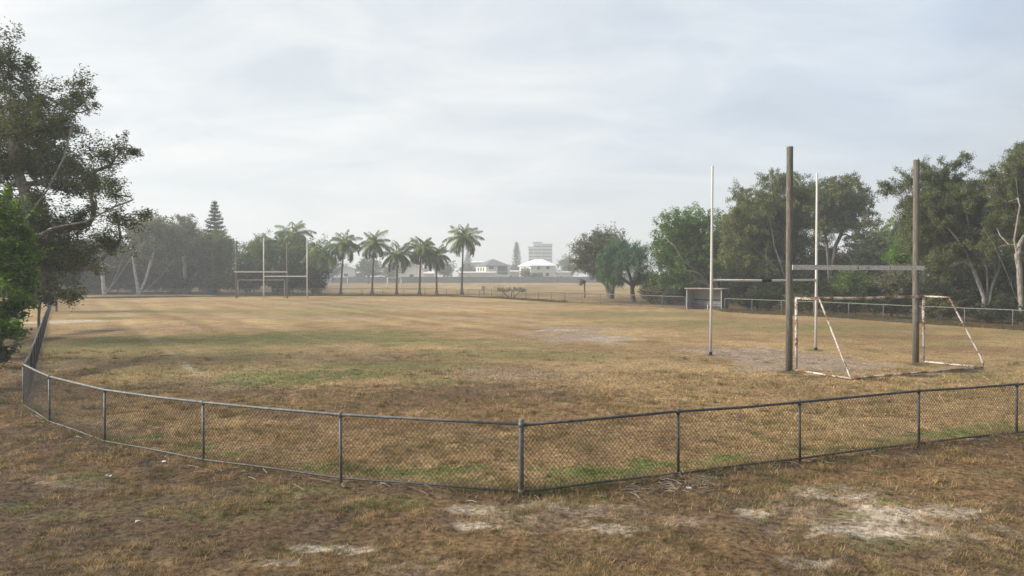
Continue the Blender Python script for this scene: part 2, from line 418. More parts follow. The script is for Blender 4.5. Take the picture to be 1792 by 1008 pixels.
def grass_cols(x, y, base):
    c = ground_cols(x, y)
    lum = c.mean(1)
    sandy = smooth01(.30, .40, lum)
    c = c * (1 - base) + TAN[None] * 1.05 * base
    gr = smooth01(-.01, .03, c[:, 1] - c[:, 0])
    c = c * rng.uniform(.6, 1.55, (len(x), 1))
    return c, sandy


def scatter(n, y0, y1):
    v = rng.uniform(0, 1, n)
    y = y0 * (y1 / y0) ** v                        # even on the ground would waste most blades far off: thin out with distance
    x = rng.uniform(-1, 1, n) * (.76 * y + 1.0)
    return x, y


# low carpet
x, y = scatter(260000, 6.8, 24)
dens = smooth01(.30, .55, fbm(x, y, .5, 3, 91)) * smooth01(.30, .5, fbm(x, y, .17, 3, 93))
c, sandy = grass_cols(x, y, .10)
keep = rng.uniform(0, 1, len(x)) < (.25 + .75 * dens) * (1 - .93 * sandy)
x, y, c = x[keep], y[keep], c[keep]
k = np.clip(y / 10, .8, 2.2)
vr = fbm(x, y, .17, 3, 93); c = c * ((.42 + 1.3 * smooth01(.34, .66, vr)) * (.6 + .85 * smooth01(.3, .7, fbm(x, y, .085, 2, 95))))[:, None]
blades(x, y, rng.uniform(.03, .075, len(x)) * k ** .6, .008 * k, rng.uniform(.5, 1.45, len(x)), c, 'dry_grass', 'short dry tan grass growing on the worn field')
# tufts
nt_ = 8500
tx, ty = scatter(nt_, 6.8, 30)
dn = fbm(tx, ty, .9, 3, 101)
c0, sandy = grass_cols(tx, ty, .3)
keep = (rng.uniform(0, 1, nt_) < smooth01(.38, .6, dn) * np.clip(1.25 - (ty - near_fence_y(tx)) / 9, .12, 1)) & (rng.uniform(0, 1, nt_) > .72 * sandy)
tx, ty = tx[keep], ty[keep]
nb = 46
rad = np.abs(rng.normal(0, .075, (len(tx), nb))); an = rng.uniform(0, 2 * math.pi, (len(tx), nb))
sz = rng.uniform(.5, 1.25, (len(tx), 1)) * np.clip(ty[:, None] / 10, .85, 1.8) ** .7
x = (tx[:, None] + rad * np.cos(an) * sz * 1.5).ravel(); y = (ty[:, None] + rad * np.sin(an) * sz).ravel()
kind = rng.uniform(0, 1, (len(tx), 1))
tc = np.where(kind < .66, 0, np.where(kind < .92, 1, 2))
pal = np.array([TAN * 1.30, OLIVE * 1.2, GREEN * 1.05])
cc = pal[np.repeat(tc, nb, axis=1).ravel()] * rng.uniform(.7, 1.35, (len(x), 1)) * np.repeat(rng.uniform(.45, 1.6, (len(tx), 1)), nb, axis=1).reshape(-1, 1)
cg, _ = grass_cols(x, y, .0)
cc = .72 * cc + .28 * cg
ln = (rng.uniform(.05, .125, (len(tx), nb)) * sz).ravel()
blades(x, y, ln, .009 * np.clip(y / 10, .8, 2), rng.uniform(.35, 1.4, len(x)), cc, 'grass_tufts', 'scattered tufts of dry and olive grass on bare soil')
# long rank grass along the far fences, under the trees
for nm, line, off, n, lb in (('rank_grass', RIGHT[:-3] + [], 1, 26000, 'rank dry grass growing along the foot of the right fence'),
                             ('rough_grass', FARL + FARM, 1, 26000, 'rough grass growing along the foot of the far fence')):
    P = np.array(line); i = rng.integers(0, len(P) - 1, n); t = rng.uniform(0, 1, n)[:, None]
    q = P[i] * (1 - t) + P[i + 1] * t
    x = q[:, 0] + rng.normal(.0, .35, n) + (0.5 * rng.exponential(1.2, n) if nm == 'rank_grass' else 0)
    y = q[:, 1] + rng.normal(.0, .35, n) + .9 * rng.exponential(1.0, n)
    m = rng.uniform(0, .8, (n, 1))
    cc = (TAN * .7)[None] * m + (OLIVE * .7)[None] * (1 - m)
    dd = fbm(x, y, 2.5, 3, 111)
    blades(x, y, rng.uniform(.12, .34, n) * (dd * 1.8), .035 * np.clip(y / 60, .8, 1.6), rng.uniform(.1, .9, n), cc * rng.uniform(.6, 1.2, (n, 1)), nm, lb)

P = np.array(NEARL[::-1] + NEARR[1:]); n = 15000; i = rng.integers(0, len(P) - 1, n); t = rng.uniform(0, 1, n)[:, None]
q = P[i] * (1 - t) + P[i + 1] * t; kd = fbm(q[:, 0], q[:, 1], 1.3, 3, 121); kp = rng.uniform(0, 1, n) < smooth01(.36, .66, kd); q = q[kp]; n = len(q)
x = q[:, 0] + rng.normal(0, .05, n); y = q[:, 1] + rng.normal(.06, .12, n); m = (smooth01(.4, .62, fbm(x, y, .8, 3, 131)) * rng.uniform(.5, 1, n))[:, None]
blades(x, y, rng.uniform(.05, .19, n), .010, rng.uniform(.05, .9, n), ((TAN * .95)[None] * (1 - m) + (GREEN * 1.05)[None] * m) * rng.uniform(.6, 1.3, (n, 1)), 'weeds', 'weeds and uncut grass growing along the foot of the near fence')
# twigs and leaf litter at the foot of the fence
lit = MB(); rr = random.Random(3)
FP = NEARL[::-1] + NEARR[1:6]
for i in range(420):
    j = rr.randrange(len(FP) - 1); t = rr.random()
    if rr.random() < .35: p = G(rr.uniform(1100, 1260), rr.uniform(832, 866))
    else: p = (FP[j][0] * (1 - t) + FP[j + 1][0] * t + rr.gauss(0, .12), FP[j][1] * (1 - t) + FP[j + 1][1] * t + rr.gauss(-.18, .22))
    a = rr.uniform(0, 6.28); L = rr.choice([.05, .08, .12, .2, .34]) * rr.uniform(.6, 1.2)
    z = float(ground_h(np.array([p[0]]), np.array([p[1]]))[0]) + .015
    q = (p[0] + math.cos(a) * L, p[1] + math.sin(a) * L)
    z2 = float(ground_h(np.array([q[0]]), np.array([q[1]]))[0]) + rr.uniform(.01, .06)
    lit.tube([(p[0], p[1], z), ((p[0] + q[0]) / 2 + rr.gauss(0, .01), (p[1] + q[1]) / 2, (z + z2) / 2 + .01), (q[0], q[1], z2)], rr.uniform(.003, .007), 4)
tag(lit.build('twig_litter', M['twig']), 'dry twigs and stalks littering the foot of the near fence', 'twig litter', None, 'stuff')
for (px, py, s, lb) in ((190, 837, .036, 'crumpled white scrap of paper on bare grass by the bent part of the near fence'), (241, 914, .028, 'flat white scrap of paper on bare soil, nearest the bottom left'),
                    (1205, 858, .032, 'upright white scrap of paper on dry grass near the twigs by the fence'), (287, 812, .03, 'thin white scrap lying in the dark strip under the near fence')):
    gx_, gy_ = G(px, py); b = MB()
    z = float(ground_h(np.array([gx_]), np.array([gy_]))[0]) + .03
    r2 = random.Random(px); n = 5
    V = [(gx_ + (i / (n - 1) - .5) * s * 2.2 + r2.gauss(0, s * .15), gy_ + (j / (n - 1) - .5) * s * 2 + r2.gauss(0, s * .15), z + r2.gauss(0, s * .35) + s * .3) for j in range(n) for i in range(n)]
    b.add(V, [(j * n + i, j * n + i + 1, (j + 1) * n + i + 1, (j + 1) * n + i) for j in range(n - 1) for i in range(n - 1)])
    tag(b.build('paper_scrap', M['paper']), lb, 'litter', 'white scraps of litter')


# ------------------------------------------------------------------ fences
def wire_bay(a, b, z0, z1, pitch, r, seed=0):
    a = np.array([*a, 0.]); b = np.array([*b, 0.]); L = np.linalg.norm(b - a); u = (b - a) / L
    H = z1 - z0; sl = 1.18; W = H / sl
    n = np.array([-u[1], u[0], 0.])
    jr = random.Random(int(L * 1e4)); Vs = []; Fs = []
    for sgn in (1, -1):
        t = -W + .5 * pitch
        while t < L:
            s0, s1 = t, t + W
            v0, v1 = 0., H
            s0 += jr.uniform(-.006, .006); s1 += jr.uniform(-.006, .006)
            if s0 < 0: v0 = -s0 * sl; s0 = 0.
            if s1 > L: v1 = H - (s1 - L) * sl; s1 = L
            if v1 - v0 > .02:
                if sgn < 0: s0, s1 = L - s0, L - s1
                p = a + u * s0 + np.array([0, 0, z0 + v0]) + n * .004 * sgn; q = a + u * s1 + np.array([0, 0, z0 + v1]) + n * .004 * sgn
                dq = (q - p) / np.linalg.norm(q - p); w = np.cross(n, dq)
                k = len(Vs)
                for e in (p, q):
                    Vs += [e + r * n, e + r * (-.5 * n + .87 * w), e + r * (-.5 * n - .87 * w)]
                Fs += [(k, k + 1, k + 4, k + 3), (k + 1, k + 2, k + 5, k + 4), (k + 2, k, k + 3, k + 5)]
            t += pitch
    return np.array(Vs), np.array(Fs)


def fence(label, pts, h, pitch, wr, pr, rr_, n=8, skip_first=False, skip_last=False, mats=('galv', 'galv', 'galvdark'), curve=None):
    base = (pts[0][0], pts[0][1], 0)
    t = thing('chain_link_fence', label, 'fence', base, 'chain link fences round the field')
    rz = random.Random(len(pts))
    zs = [h + rz.uniform(-.012, .012) for _ in pts]
    for i, (x, y) in enumerate(pts):
        if (i == 0 and skip_first) or (i == len(pts) - 1 and skip_last): continue
        m = MB(); lx, ly = rz.gauss(0, .008), rz.gauss(0, .008)
        m.tube([(x, y, -.15), (x + lx, y + ly, zs[i] - .01)], pr, n)
        po = m.build('post', M[mats[0]], t, True)
        if n >= 10:
            m = MB(); m.tube([(x + lx, y + ly, zs[i] - .045), (x + lx, y + ly, zs[i] + .03), (x + lx, y + ly, zs[i] + .038)], [pr + .008, pr + .008, pr * .6], n); m.build('cap', M[mats[0]], po, True)
    m = MB(); path = []
    for i, (x, y) in enumerate(pts):
        path.append((x, y, zs[i]))
        if i < len(pts) - 1:
            q = pts[i + 1]; path.append(((x + q[0]) / 2, (y + q[1]) / 2, (zs[i] + zs[i + 1]) / 2 - rz.uniform(.0, .015)))
    m.tube(path, rr_, n); m.build('top_rail', M[mats[1]], t, True)
    m = MB(); m.tube([(x, y, .055 + (.012 if i % 2 else 0)) for i, (x, y, z) in enumerate(path)], rr_ * .8, max(5, n - 2)); m.build('bottom_rail', M[mats[2]], t, True)
    for a, b in zip(pts[:-1], pts[1:]):
        V, Fc = wire_bay(a, b, .06, h - .02, pitch, wr)
        mesh_np('wire_mesh', V, Fc, M['wire'], t)
    return t


C0 = G(912, 868)
f1 = fence('near chain link fence run from the taller corner post curving to the bright green shrub', NEARL, 1.03, .068, .0029, .023, .023, 10, skip_first=True)
m = MB(); m.tube([(C0[0], C0[1], -.2), (C0[0] + .004, C0[1], 1.10), (C0[0] + .004, C0[1], 1.118)], [.037, .037, .028], 14); cp = m.build('corner_post', M['galv'], f1, True)
for z in (1.03, .07):
    m = MB(); m.tube([(C0[0], C0[1], z - .03), (C0[0], C0[1], z + .03)], .045, 14); m.build('collar', M['galv'], cp, True)
fence('near chain link fence run in front of the rusty soccer goal', NEARR, 1.03, .068, .0029, .023, .023, 10, skip_first=True, mats=('galvdark', 'galvdark', 'galvdark'))
fence('side chain link fence receding beneath the overhanging left tree', LEFT, 1.04, .10, .0026, .024, .024, 8, skip_first=True)
fence('hazy chain link fence behind the far goal posts, under pale trunked trees', FARL, 1.12, .15, .0045, .028, .03, 6)
fence('low chain link fence running past the row of coconut palms', FARM, 1.12, .16, .0035, .035, .028, 6, skip_first=True, mats=('galvdark', 'galvdark', 'galvdark'))
fence('chain link fence ending at the left side of the players shelter', FARR, 1.14, .15, .0045, .028, .035, 6, skip_first=True)
fence('chain link fence with pale rail running right from the players shelter past paperbark trunks', RIGHT, 1.14, .14, .0032, .028, .032, 6)

# ------------------------------------------------------------------ goals
p1, p2 = (9.23, 23.8), (14.75, 26.1)
dv = np.array(p2) - np.array(p1); dv /= np.linalg.norm(dv); nv = np.array([dv[1], -dv[0]])     # nv points back to the viewer
t = thing('timber_goal', 'tall weathered timber rugby goal with flaking grey plank crossbar behind the rusty soccer goal', 'rugby goal', (p1[0], p1[1], 0), 'rugby goals')
for (x, y), h, le in ((p1, 7.47, -.02), (p2, 7.40, .0)):
    m = MB(); m.tube([(x + le * 0, y, -.3), (x + .006, y, h * .3), (x + .012, y, h * .6), (x + .03, y, h - .02), (x + .03, y, h)], [.112, .110, .107, .104, .100], 18)
    m.build('post', M['wood'], t, True)
a = np.array(p1) + nv * .125 + dv * .02; b = np.array(p2) + nv * .125 + dv * .28
c = (a + b) / 2; L = np.linalg.norm(b - a)
m = MB(); m.box((c[0], c[1], 3.45), (L, .05, .165), math.atan2(dv[1], dv[0])); cb = m.build('crossbar', M['plank'], t)
for s in (.47, .55, .72):
    q = a + (b - a) * s + nv * .03; m = MB(); m.box((q[0], q[1], 3.45 + .03 * math.sin(s * 40)), (.055 + .05 * (s == .55), .012, .10), math.atan2(dv[1], dv[0])); m.build('rust_plate', M['veryrusty'], cb)

w1, w2 = (8.01, 28.8), (12.97, 30.5)
t = thing('steel_goal', 'slender white steel rugby goal with black sleeve on its crossbar', 'rugby goal', (w1[0], w1[1], 0), 'rugby goals')
for (x, y), h, le in ((w1, 7.6, .075), (w2, 7.55, .06)):
    m = MB(); m.tube([(x, y, .04), (x + le * .4, y, 3.0), (x + le, y, h - .02), (x + le, y, h)], [.056, .052, .044, .040], 12); p = m.build('post', M['white'], t, True)
    m = MB(); m.tube([(x, y, -.1), (x, y, .10)], .066, 12); m.build('ground_sleeve', M['black'], p, True)
m = MB(); m.tube([(w1[0] + .03, w1[1], 2.99), ((w1[0] + w2[0]) / 2, (w1[1] + w2[1]) / 2, 2.965), (w2[0] + .02, w2[1], 2.985)], .042, 12); m.build('crossbar', M['white'], t, True)
q0 = np.array([w1[0] + .47 * (w2[0] - w1[0]), w1[1] + .47 * (w2[1] - w1[1]), 2.967]); q1 = np.array([w1[0] + .56 * (w2[0] - w1[0]), w1[1] + .56 * (w2[1] - w1[1]), 2.969])
m = MB(); m.tube([q0, q1], .062, 12); m.build('black_sleeve', M['black'], t, True)

# soccer goal frame, opening towards the field
gl, gr_ = np.array([9.40, 23.62]), np.array([14.98, 26.0]); bl, br = np.array([10.32, 21.75]), np.array([16.05, 24.35])
t = thing('soccer_goal', 'rusty white soccer goal frame without a net beside the timber posts', 'soccer goal', (gl[0], gl[1], 0), 'soccer goals')
hh = 2.42
for q, mt in ((gl, 'rusty'), (gr_, 'rusty')):
    m = MB(); m.tube([(q[0], q[1], -.03), (q[0], q[1], hh + .05)], .047, 12); m.build('post', M[mt], t, True)
m = MB(); m.tube([(*gl, hh), (*((gl + gr_) / 2), hh - .035), (*gr_, hh)], .046, 12); m.build('crossbar', M['veryrusty'], t, True)
for q, bk, mt in ((gl, bl, 'rusty'), (gr_, br, 'rusty')):
    k = q + (bk - q) * .44
    m = MB(); m.tube([(*q, hh), (*k, hh - .01), (*(k + (bk - k) * .03), hh - .06), (*(k + (bk - k) * .93), .42 if bk is br else .2), (*bk, .18 if bk is br else .05), (*bk, .03)], .029, 10); m.build('stay', M[mt], t, True)
    m = MB(); m.tube([(*q, .045), (*bk, .04)], .034, 10); m.build('ground_bar', M[mt], t, True)
m = MB(); m.tube([(*bl, .045), (*((bl + br) / 2), .05), (*br, .045)], .036, 10); m.build('back_bar', M['veryrusty'], t, True)

# far goals at the other end of the field
def far_goal(name, label, cat, a, b, h, z, r, mat, grp, plank=False):
    t = thing(name, label, cat, (a[0], a[1], 0), grp)
    for x, y in (a, b):
        m = MB(); m.tube([(x, y, -.1), (x, y, h)], [r, r * .85], 8); m.build('post', M[mat], t, True)
    m = MB()
    if plank:
        L = math.dist(a, b) + .3; m.box(((a[0] + b[0]) / 2, a[1] - .16, z), (L, .06, .2), math.atan2(b[1] - a[1], b[0] - a[0]))
    else: m.tube([(*a, z), (*b, z)], r * .85, 8)
    m.build('crossbar', M['plank' if plank else mat], t)
    return t


far_goal('timber_goal', 'hazy timber rugby goal with plank crossbar by the far fence', 'rugby goal', ((413.5 - CX) / F * 98, 98), ((502.5 - CX) / F * 98.5, 98.5), 7.7, 3.62, .12, 'wood', 'rugby goals', True)
far_goal('steel_goal', 'white steel rugby goal at the far end, overlapping the hazy timber goal', 'rugby goal', ((461.5 - CX) / F * 95.5, 95.5), ((537.5 - CX) / F * 96, 96), 8.1, 3.0, .085, 'farwhite', 'rugby goals')
t = far_goal('soccer_goal', 'pale soccer goal frame standing between the far timber posts', 'soccer goal', ((416.5 - CX) / F * 99, 99), ((498 - CX) / F * 99.5, 99.5), 2.5, 2.48, .07, 'oldpaint', 'soccer goals')
t = far_goal('soccer_goal', 'small white soccer goal on the back field behind the third palm trunk', 'soccer goal', ((678 - CX) / F * 162, 162), ((702 - CX) / F * 168, 168), 2.6, 2.55, .11, 'farwhite', 'soccer goals')
t = far_goal('soccer_goal', 'distant pale soccer goal in front of the grey boundary fence, left of the palms', 'soccer goal', ((579.5 - CX) / F * 250, 250), ((608 - CX) / F * 250, 250), 2.5, 2.4, .14, 'farwhite', 'soccer goals')

# ------------------------------------------------------------------ players' shelter
A = np.array([16.3, 66.7]); B = np.array([18.95, 64.55]); fd = (B - A) / np.linalg.norm(B - A); bd = np.array([-fd[1], fd[0]])
if bd[1] < 0: bd = -bd
rz = math.atan2(fd[1], fd[0]); LN = np.linalg.norm(B - A); DP = 1.55; HH = 1.92
t = thing('players_shelter', 'open fronted grey metal players shelter with a bench, standing in the fence line', 'shelter', (A[0], A[1], 0))
mid = (A + B) / 2
m = MB()
for i in range(18):
    q = A + fd * LN * (i + .5) / 18 + bd * (DP - .02 - .025 * (i % 2)); m.box((q[0], q[1], HH / 2 - .05), (LN / 18 + .001, .03, HH - .1), rz)
m.build('back_wall', M['sheet'], t)
for q, mt in ((A, 'sheet'), (B, 'darksheet')):
    k = q + bd * DP / 2; m = MB(); m.box((k[0], k[1], HH / 2 - .02), (.04, DP - .1, HH - .1), rz); m.build('side_wall', M[mt], t)
k = mid + bd * (DP / 2 - .04); m = MB(); m.box((k[0], k[1], HH + .02), (LN + .2, DP + .2, .06), rz); m.build('roof', M['sheet'], t)
k = mid - bd * .15; m = MB(); m.box((k[0], k[1], HH + .02), (LN + .24, .05, .10), rz); m.build('roof_fascia', M['oldpaint'], t)
for q in (A + fd * .03, B - fd * .03):
    m = MB(); m.box((q[0], q[1], HH / 2), (.07, .07, HH), rz); m.build('front_post', M['sheet'], t)
k = mid + bd * 1.0; m = MB(); m.box((k[0], k[1], .47), (LN - .15, .38, .05), rz); bn = m.build('bench', M['darksheet'], t)
k = mid + bd * 1.42; m = MB(); m.box((k[0], k[1], .86), (LN - .15, .04, .12), rz); m.build('back_rail', M['darksheet'], t)
k = mid + bd * .85; m = MB(); m.box((k[0], k[1], .2), (.06, .06, .5), rz); m.build('bench_leg', M['farwhite'], bn)

# ------------------------------------------------------------------ trees
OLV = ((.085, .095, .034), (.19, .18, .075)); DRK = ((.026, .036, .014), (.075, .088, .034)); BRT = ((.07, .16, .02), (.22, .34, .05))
MID = ((0.066, 0.114, 0.0264), (0.186, 0.264, 0.066)); BRN = ((.095, .102, .055), (.21, .212, .12)); BLU = ((.05, .115, .055), (.14, .235, .12)); GRY = ((0.0978, 0.1207, 0.0667), (0.2127, 0.23, 0.1323))
KHA = ((0.088, 0.110, 0.036), (0.238, 0.248, 0.092))
PALE_OLIVE = ((.11, .125, .045), (.26, .25, .10))


def lobes_px(lst, d, spread=1.0, seed=0):
    r = random.Random(seed); out = []
    for px, py, rx, ry in lst:
        dd = d + r.uniform(-1, 1) * spread
        x, y, z = AT(px, py, d)
        out.append((x, dd, z, rx * d / F, rx * d / F * .9, ry * d / F))
    return out


def grow(chains, targets, branch_z, rng, step):
    pos = []; par = []
    for ch in chains:
        prev = -1
        for j, p in enumerate(ch):
            if j == 0 and pos: prev = 0; continue
            if prev >= 0:
                q = np.array(pos[prev]); e = np.array(p, float); n = max(1, int(np.linalg.norm(e - q) / (step * 1.5)))
                for k in range(1, n + 1):
                    pos.append(q + (e - q) * k / n + (rng.normal(0, .045 * step, 3) if k < n else 0)); par.append(prev); prev = len(pos) - 1
            else:
                pos.append(np.array(p, float)); par.append(-1); prev = len(pos) - 1
    tips = []
    base = pos[0]
    order = np.argsort([np.linalg.norm(t_ - base) for t_ in targets[0]])
    for grp in targets:
        order = np.argsort([np.linalg.norm(t_ - base) for t_ in grp])
        for i in order:
            tg = grp[i]; A_ = np.array(pos)
            dd = np.linalg.norm(A_ - tg, axis=1)
            cost = dd + 1.3 * np.maximum(0, A_[:, 2] - tg[2]) + 100 * (A_[:, 2] < min(branch_z, tg[2] - .2))
            j = int(np.argmin(cost)); p = A_[j]; L = dd[j]
            if L < .02: tips.append(j); continue
            pd = p - A_[par[j]] if par[j] >= 0 else np.array([0, 0, 1.])
            pd = pd / (np.linalg.norm(pd) + 1e-9)
            c1 = p + (pd * .35 + np.array([0, 0, .12])) * L
            n = max(2, int(L / step)); prev = j
            for k in range(1, n + 1):
                s = k / n; q = (1 - s) ** 2 * p + 2 * s * (1 - s) * c1 + s * s * tg
                if k < n: q = q + rng.normal(0, .07 * L / n + .01, 3)
                pos.append(q); par.append(prev); prev = len(pos) - 1
            tips.append(prev)
    return np.array(pos), np.array(par), tips


def skeleton_mesh(pos, par, tips, r0, tip, rmin):
    n = len(pos); cnt = np.zeros(n)
    for t_ in tips: cnt[t_] += 1
    for i in range(n - 1, 0, -1):
        if par[i] >= 0: cnt[par[i]] += max(cnt[i], .5)
    e = math.log(max(cnt[0], 2)) / math.log(r0 / tip)
    r = tip * np.maximum(cnt, 1) ** (1 / e)
    kids = {}
    for i in range(1, n):
        if par[i] >= 0: kids.setdefault(par[i], []).append(i)
    mb = MB(); stack = [(0, -1)]
    while stack:
        s, pr = stack.pop()
        path = ([pr] if pr >= 0 else []) + [s]; cur = s
        while cur in kids:
            ks = sorted(kids[cur], key=lambda q: -cnt[q])
            for o in ks[1:]: stack.append((o, cur))
            cur = ks[0]; path.append(cur)
        rad = [r[i] for i in path]
        if pr >= 0: rad[0] = min(rad[0], rad[1] * 1.15)
        if rad[min(1, len(rad) - 1)] < rmin: continue
        while len(rad) > 2 and rad[-1] < rmin * .6: rad.pop(); path.pop()
        if len(path) < 2: continue
        pts = [pos[i] for i in path]
        if pr < 0: rad[0] *= 1.25
        mb.tube(pts, rad, 8 if rad[0] > .08 else 5, False)
    return mb


def unit(v): return v / (np.linalg.norm(v, axis=-1, keepdims=True) + 1e-9)


def leaf_quads(C, L, W, mode, rng):
    n = len(C)
    a = rng.normal(0, 1, (n, 3))
    if mode == 'hang': a = a * np.array([.6, .6, .45]) + np.array([0, 0, -.75])
    elif mode == 'flat': a = a * np.array([1, 1, .45])
    elif mode == 'strap': a = a * np.array([.55, .55, .35]) + np.array([0, 0, -.6])
    a = unit(a)
    b = unit(np.cross(a, rng.normal(0, 1, (n, 3)) + (np.array([0, 0, 1.2]) if mode == 'flat' else 0)))
    l = L * rng.uniform(.65, 1.3, (n, 1)); w = W * rng.uniform(.7, 1.25, (n, 1))
    V = np.stack([C - a * l * .5, C + b * w * .5 - a * l * .05, C + a * l * .5, C - b * w * .5 - a * l * .05], 1).reshape(-1, 3)
    return V, np.arange(n * 4).reshape(n, 4)


def tree(name, label, cat, lobes, base, chains, r0, L, W, pal, dens=1.0, subk=1.0, bark='bark', mode='hang', sig=.42, seed=0, group=None, branch_z=None, tip=.012, rmin=.012, step=.5, var=.6, shell=.5, nleaf=None):
    """A tree > trunk (stem and limbs) and crown (leaves) whose lobes are ellipsoids of leaf sprays."""
    rng = np.random.default_rng(seed + 1000)
    t = thing(name, label, cat, (base[0], base[1], 0), group)
    subs = []; main = []; dirs = []; sig = sig * .74
    for (x, y, z, rx, ry, rz) in lobes:
        main.append(np.array([x, y, z - .35 * rz]))
        n = max(5, int(subk * 17 * (rx * rz + rx * ry) / (sig * sig * 12)))
        v = unit(rng.normal(0, 1, (n, 3))); v[:, 2] = np.where(v[:, 2] < -.4, v[:, 2] * .6, v[:, 2])
        rr = rng.uniform(0, 1, (n, 1)) ** shell * (1 + .22 * np.abs(rng.normal(0, 1, (n, 1))) * (rng.uniform(0, 1, (n, 1)) < .35))
        dirs.append(unit(v + rng.normal(0, .55, v.shape) + np.array([0, 0, -.45 if mode == 'hang' else .15])))
        subs.append(np.array([x, y, z]) + v * rr * np.array([rx, ry, rz]))
    S = np.concatenate(subs)
    S[:, 2] = np.maximum(S[:, 2], .25)
    bz = branch_z if branch_z is not None else .35 * max(q[2] for q in lobes)
    lim = S if len(S) < 420 else S[rng.choice(len(S), 420, replace=False)]
    pos, par, tips = grow(chains, [main, list(lim)], bz, rng, step)
    sk = skeleton_mesh(pos, par, tips, r0, tip, rmin)
    sk.build('trunk', M[bark], t, True)
    nl = nleaf or int(dens * 4.6 * sig * sig / (L * W * .5))
    ctr = np.repeat(S, nl, axis=0)
    ssz = np.repeat(rng.uniform(.6, 1.25, (len(S), 1)), nl, axis=0)
    off = rng.normal(0, 1, ctr.shape); off = off / np.maximum(1, np.linalg.norm(off, axis=1, keepdims=True) / 1.9)
    Dr = np.repeat(np.concatenate(dirs), nl, axis=0)
    C = ctr + (Dr * rng.uniform(-1.0, 1.3, (len(ctr), 1)) + off * .40) * sig * ssz
    V, Fc = leaf_quads(C, L, W, mode, rng)
    tt = np.clip(np.repeat(rng.uniform(0, 1, len(S)), nl) * var + rng.uniform(0, 1, len(C)) * (1 - var), 0, 1)[:, None]
    c = np.array(pal[0]) * (1 - tt) + np.array(pal[1]) * tt
    c = c * rng.uniform(.75, 1.25, (len(C), 1))
    mesh_np('crown', V, Fc, M['leaf'], t, np.repeat(c, 4, axis=0))
    return t


def auto_lobes(px0, px1, py0, py1, d, n, seed, depth=None, rmin=.22, rmax=.36):
    """Lobes that fill the crown's outline, more to the top and sides."""
    r = random.Random(seed); cx, cy = (px0 + px1) / 2, (py0 + py1) / 2; hx, hy = (px1 - px0) / 2, (py1 - py0) / 2
    out = []; i = 0
    while len(out) < n and i < 900:
        i += 1
        a = r.uniform(0, 2 * math.pi); q = math.sqrt(r.random())
        rr = r.uniform(rmin, rmax) * min(hx, hy) * 1.12
        x = cx + math.cos(a) * q * (hx - rr); y = cy + math.sin(a) * q * (hy - rr)
        dy = r.uniform(-1, 1) * (depth or hx * d / F * .8) * math.sqrt(max(.1, 1 - q * q))
        X, Y, Z = AT(x, y, d)
        if any(math.dist((X, Y + dy, Z), o[:3]) < .46 * (rr * d / F + o[3]) for o in out) and i < 600: continue
        out.append((X, Y + dy, Z, rr * d / F * 1.15, rr * d / F * 1.1, rr * d / F))
    return out


def chain(*pts): return [np.array(p, float) for p in pts]


def base_at(px, d): return ((px - CX) / F * d, d)


# --- left foreground
LT = [(30, 115, 55, 50), (-60, 150, 85, 80), (70, 165, 45, 50), (20, 210, 70, 55), (140, 175, 38, 50), (165, 225, 40, 42), (105, 240, 50, 45), (185, 270, 30, 32), (60, 290, 60, 50), (-60, 290, 90, 80),
      (130, 300, 48, 40), (180, 320, 26, 24), (20, 370, 60, 50), (90, 385, 50, 45), (150, 385, 40, 38), (236, 338, 18, 22), (215, 375, 24, 28), (190, 420, 34, 34), (165, 460, 26, 30), (115, 455, 45, 42), (60, 450, 50, 45), (60, 505, 34, 22), (110, 515, 24, 20), (142, 520, 12, 16), (-40, 400, 70, 70)]
bx = base_at(-30, 27)
b0 = (bx[0], bx[1], -.1)
tree('paperbark_tree', 'huge dark leaning tree with pale limbs overhanging the side fence and bright shrub', 'tree', lobes_px([(a - (20 if a > 80 else 4) + (10 if a > 230 else 0), b, c, e) for a, b, c, e in LT] + [(240, 346, 11, 15), (232, 368, 14, 15), (222, 390, 16, 16), (196, 250, 18, 18), (205, 205 + 50, 9, 10)], 27, 1.6, 3), bx,
     [chain(b0, AT(-20, 520, 27), AT(5, 430, 26.0), AT(50, 378, 25.4), AT(88, 325, 25.2), AT(112, 275, 25.2), AT(128, 215, 25.4)), chain(b0, AT(-60, 500, 27.6), AT(-70, 350, 28), AT(-30, 220, 28), AT(10, 140, 28)), chain(b0, AT(-20, 520, 27), AT(20, 440, 25.8), AT(62, 414, 25.0), AT(95, 398, 24.9), AT(150, 388, 25.0), AT(200, 362, 25.4), AT(232, 350, 26.2))],
     .34, .115, .045, ((.058, .076, .022), (.19, .208, .068)), .68, 1.1, 'bark', 'flat', .40, 1, branch_z=2.6, tip=.012, rmin=.009)
LT2 = [(-20, 350, 80, 80), (60, 400, 70, 60), (110, 440, 45, 50), (40, 470, 70, 50), (100, 490, 40, 30), (-40, 470, 70, 70), (20, 250, 80, 80), (80, 310, 50, 50), (70, 215, 40, 45)]
bx = base_at(20, 36)
tree('dark_tree', 'dark dense tree standing behind the huge leaning tree', 'tree', lobes_px(LT2, 36, 2.5, 4), bx, [chain((bx[0], bx[1], -.1), (bx[0] + .3, bx[1], 3), (bx[0] - .2, bx[1], 8))], .25, .17, .08, DRK, 1.0, 1.0, 'greybark', 'flat', .55, 2, branch_z=1.5)
LS = [(0, 365, 34, 30), (28, 400, 30, 28), (-20, 420, 55, 45), (30, 440, 30, 28), (10, 480, 50, 35), (48, 500, 24, 22), (-20, 530, 55, 40), (20, 545, 40, 30), (-10, 575, 35, 18), (50, 530, 20, 18), (0, 585, 36, 14)]
bx = base_at(-45, 20)
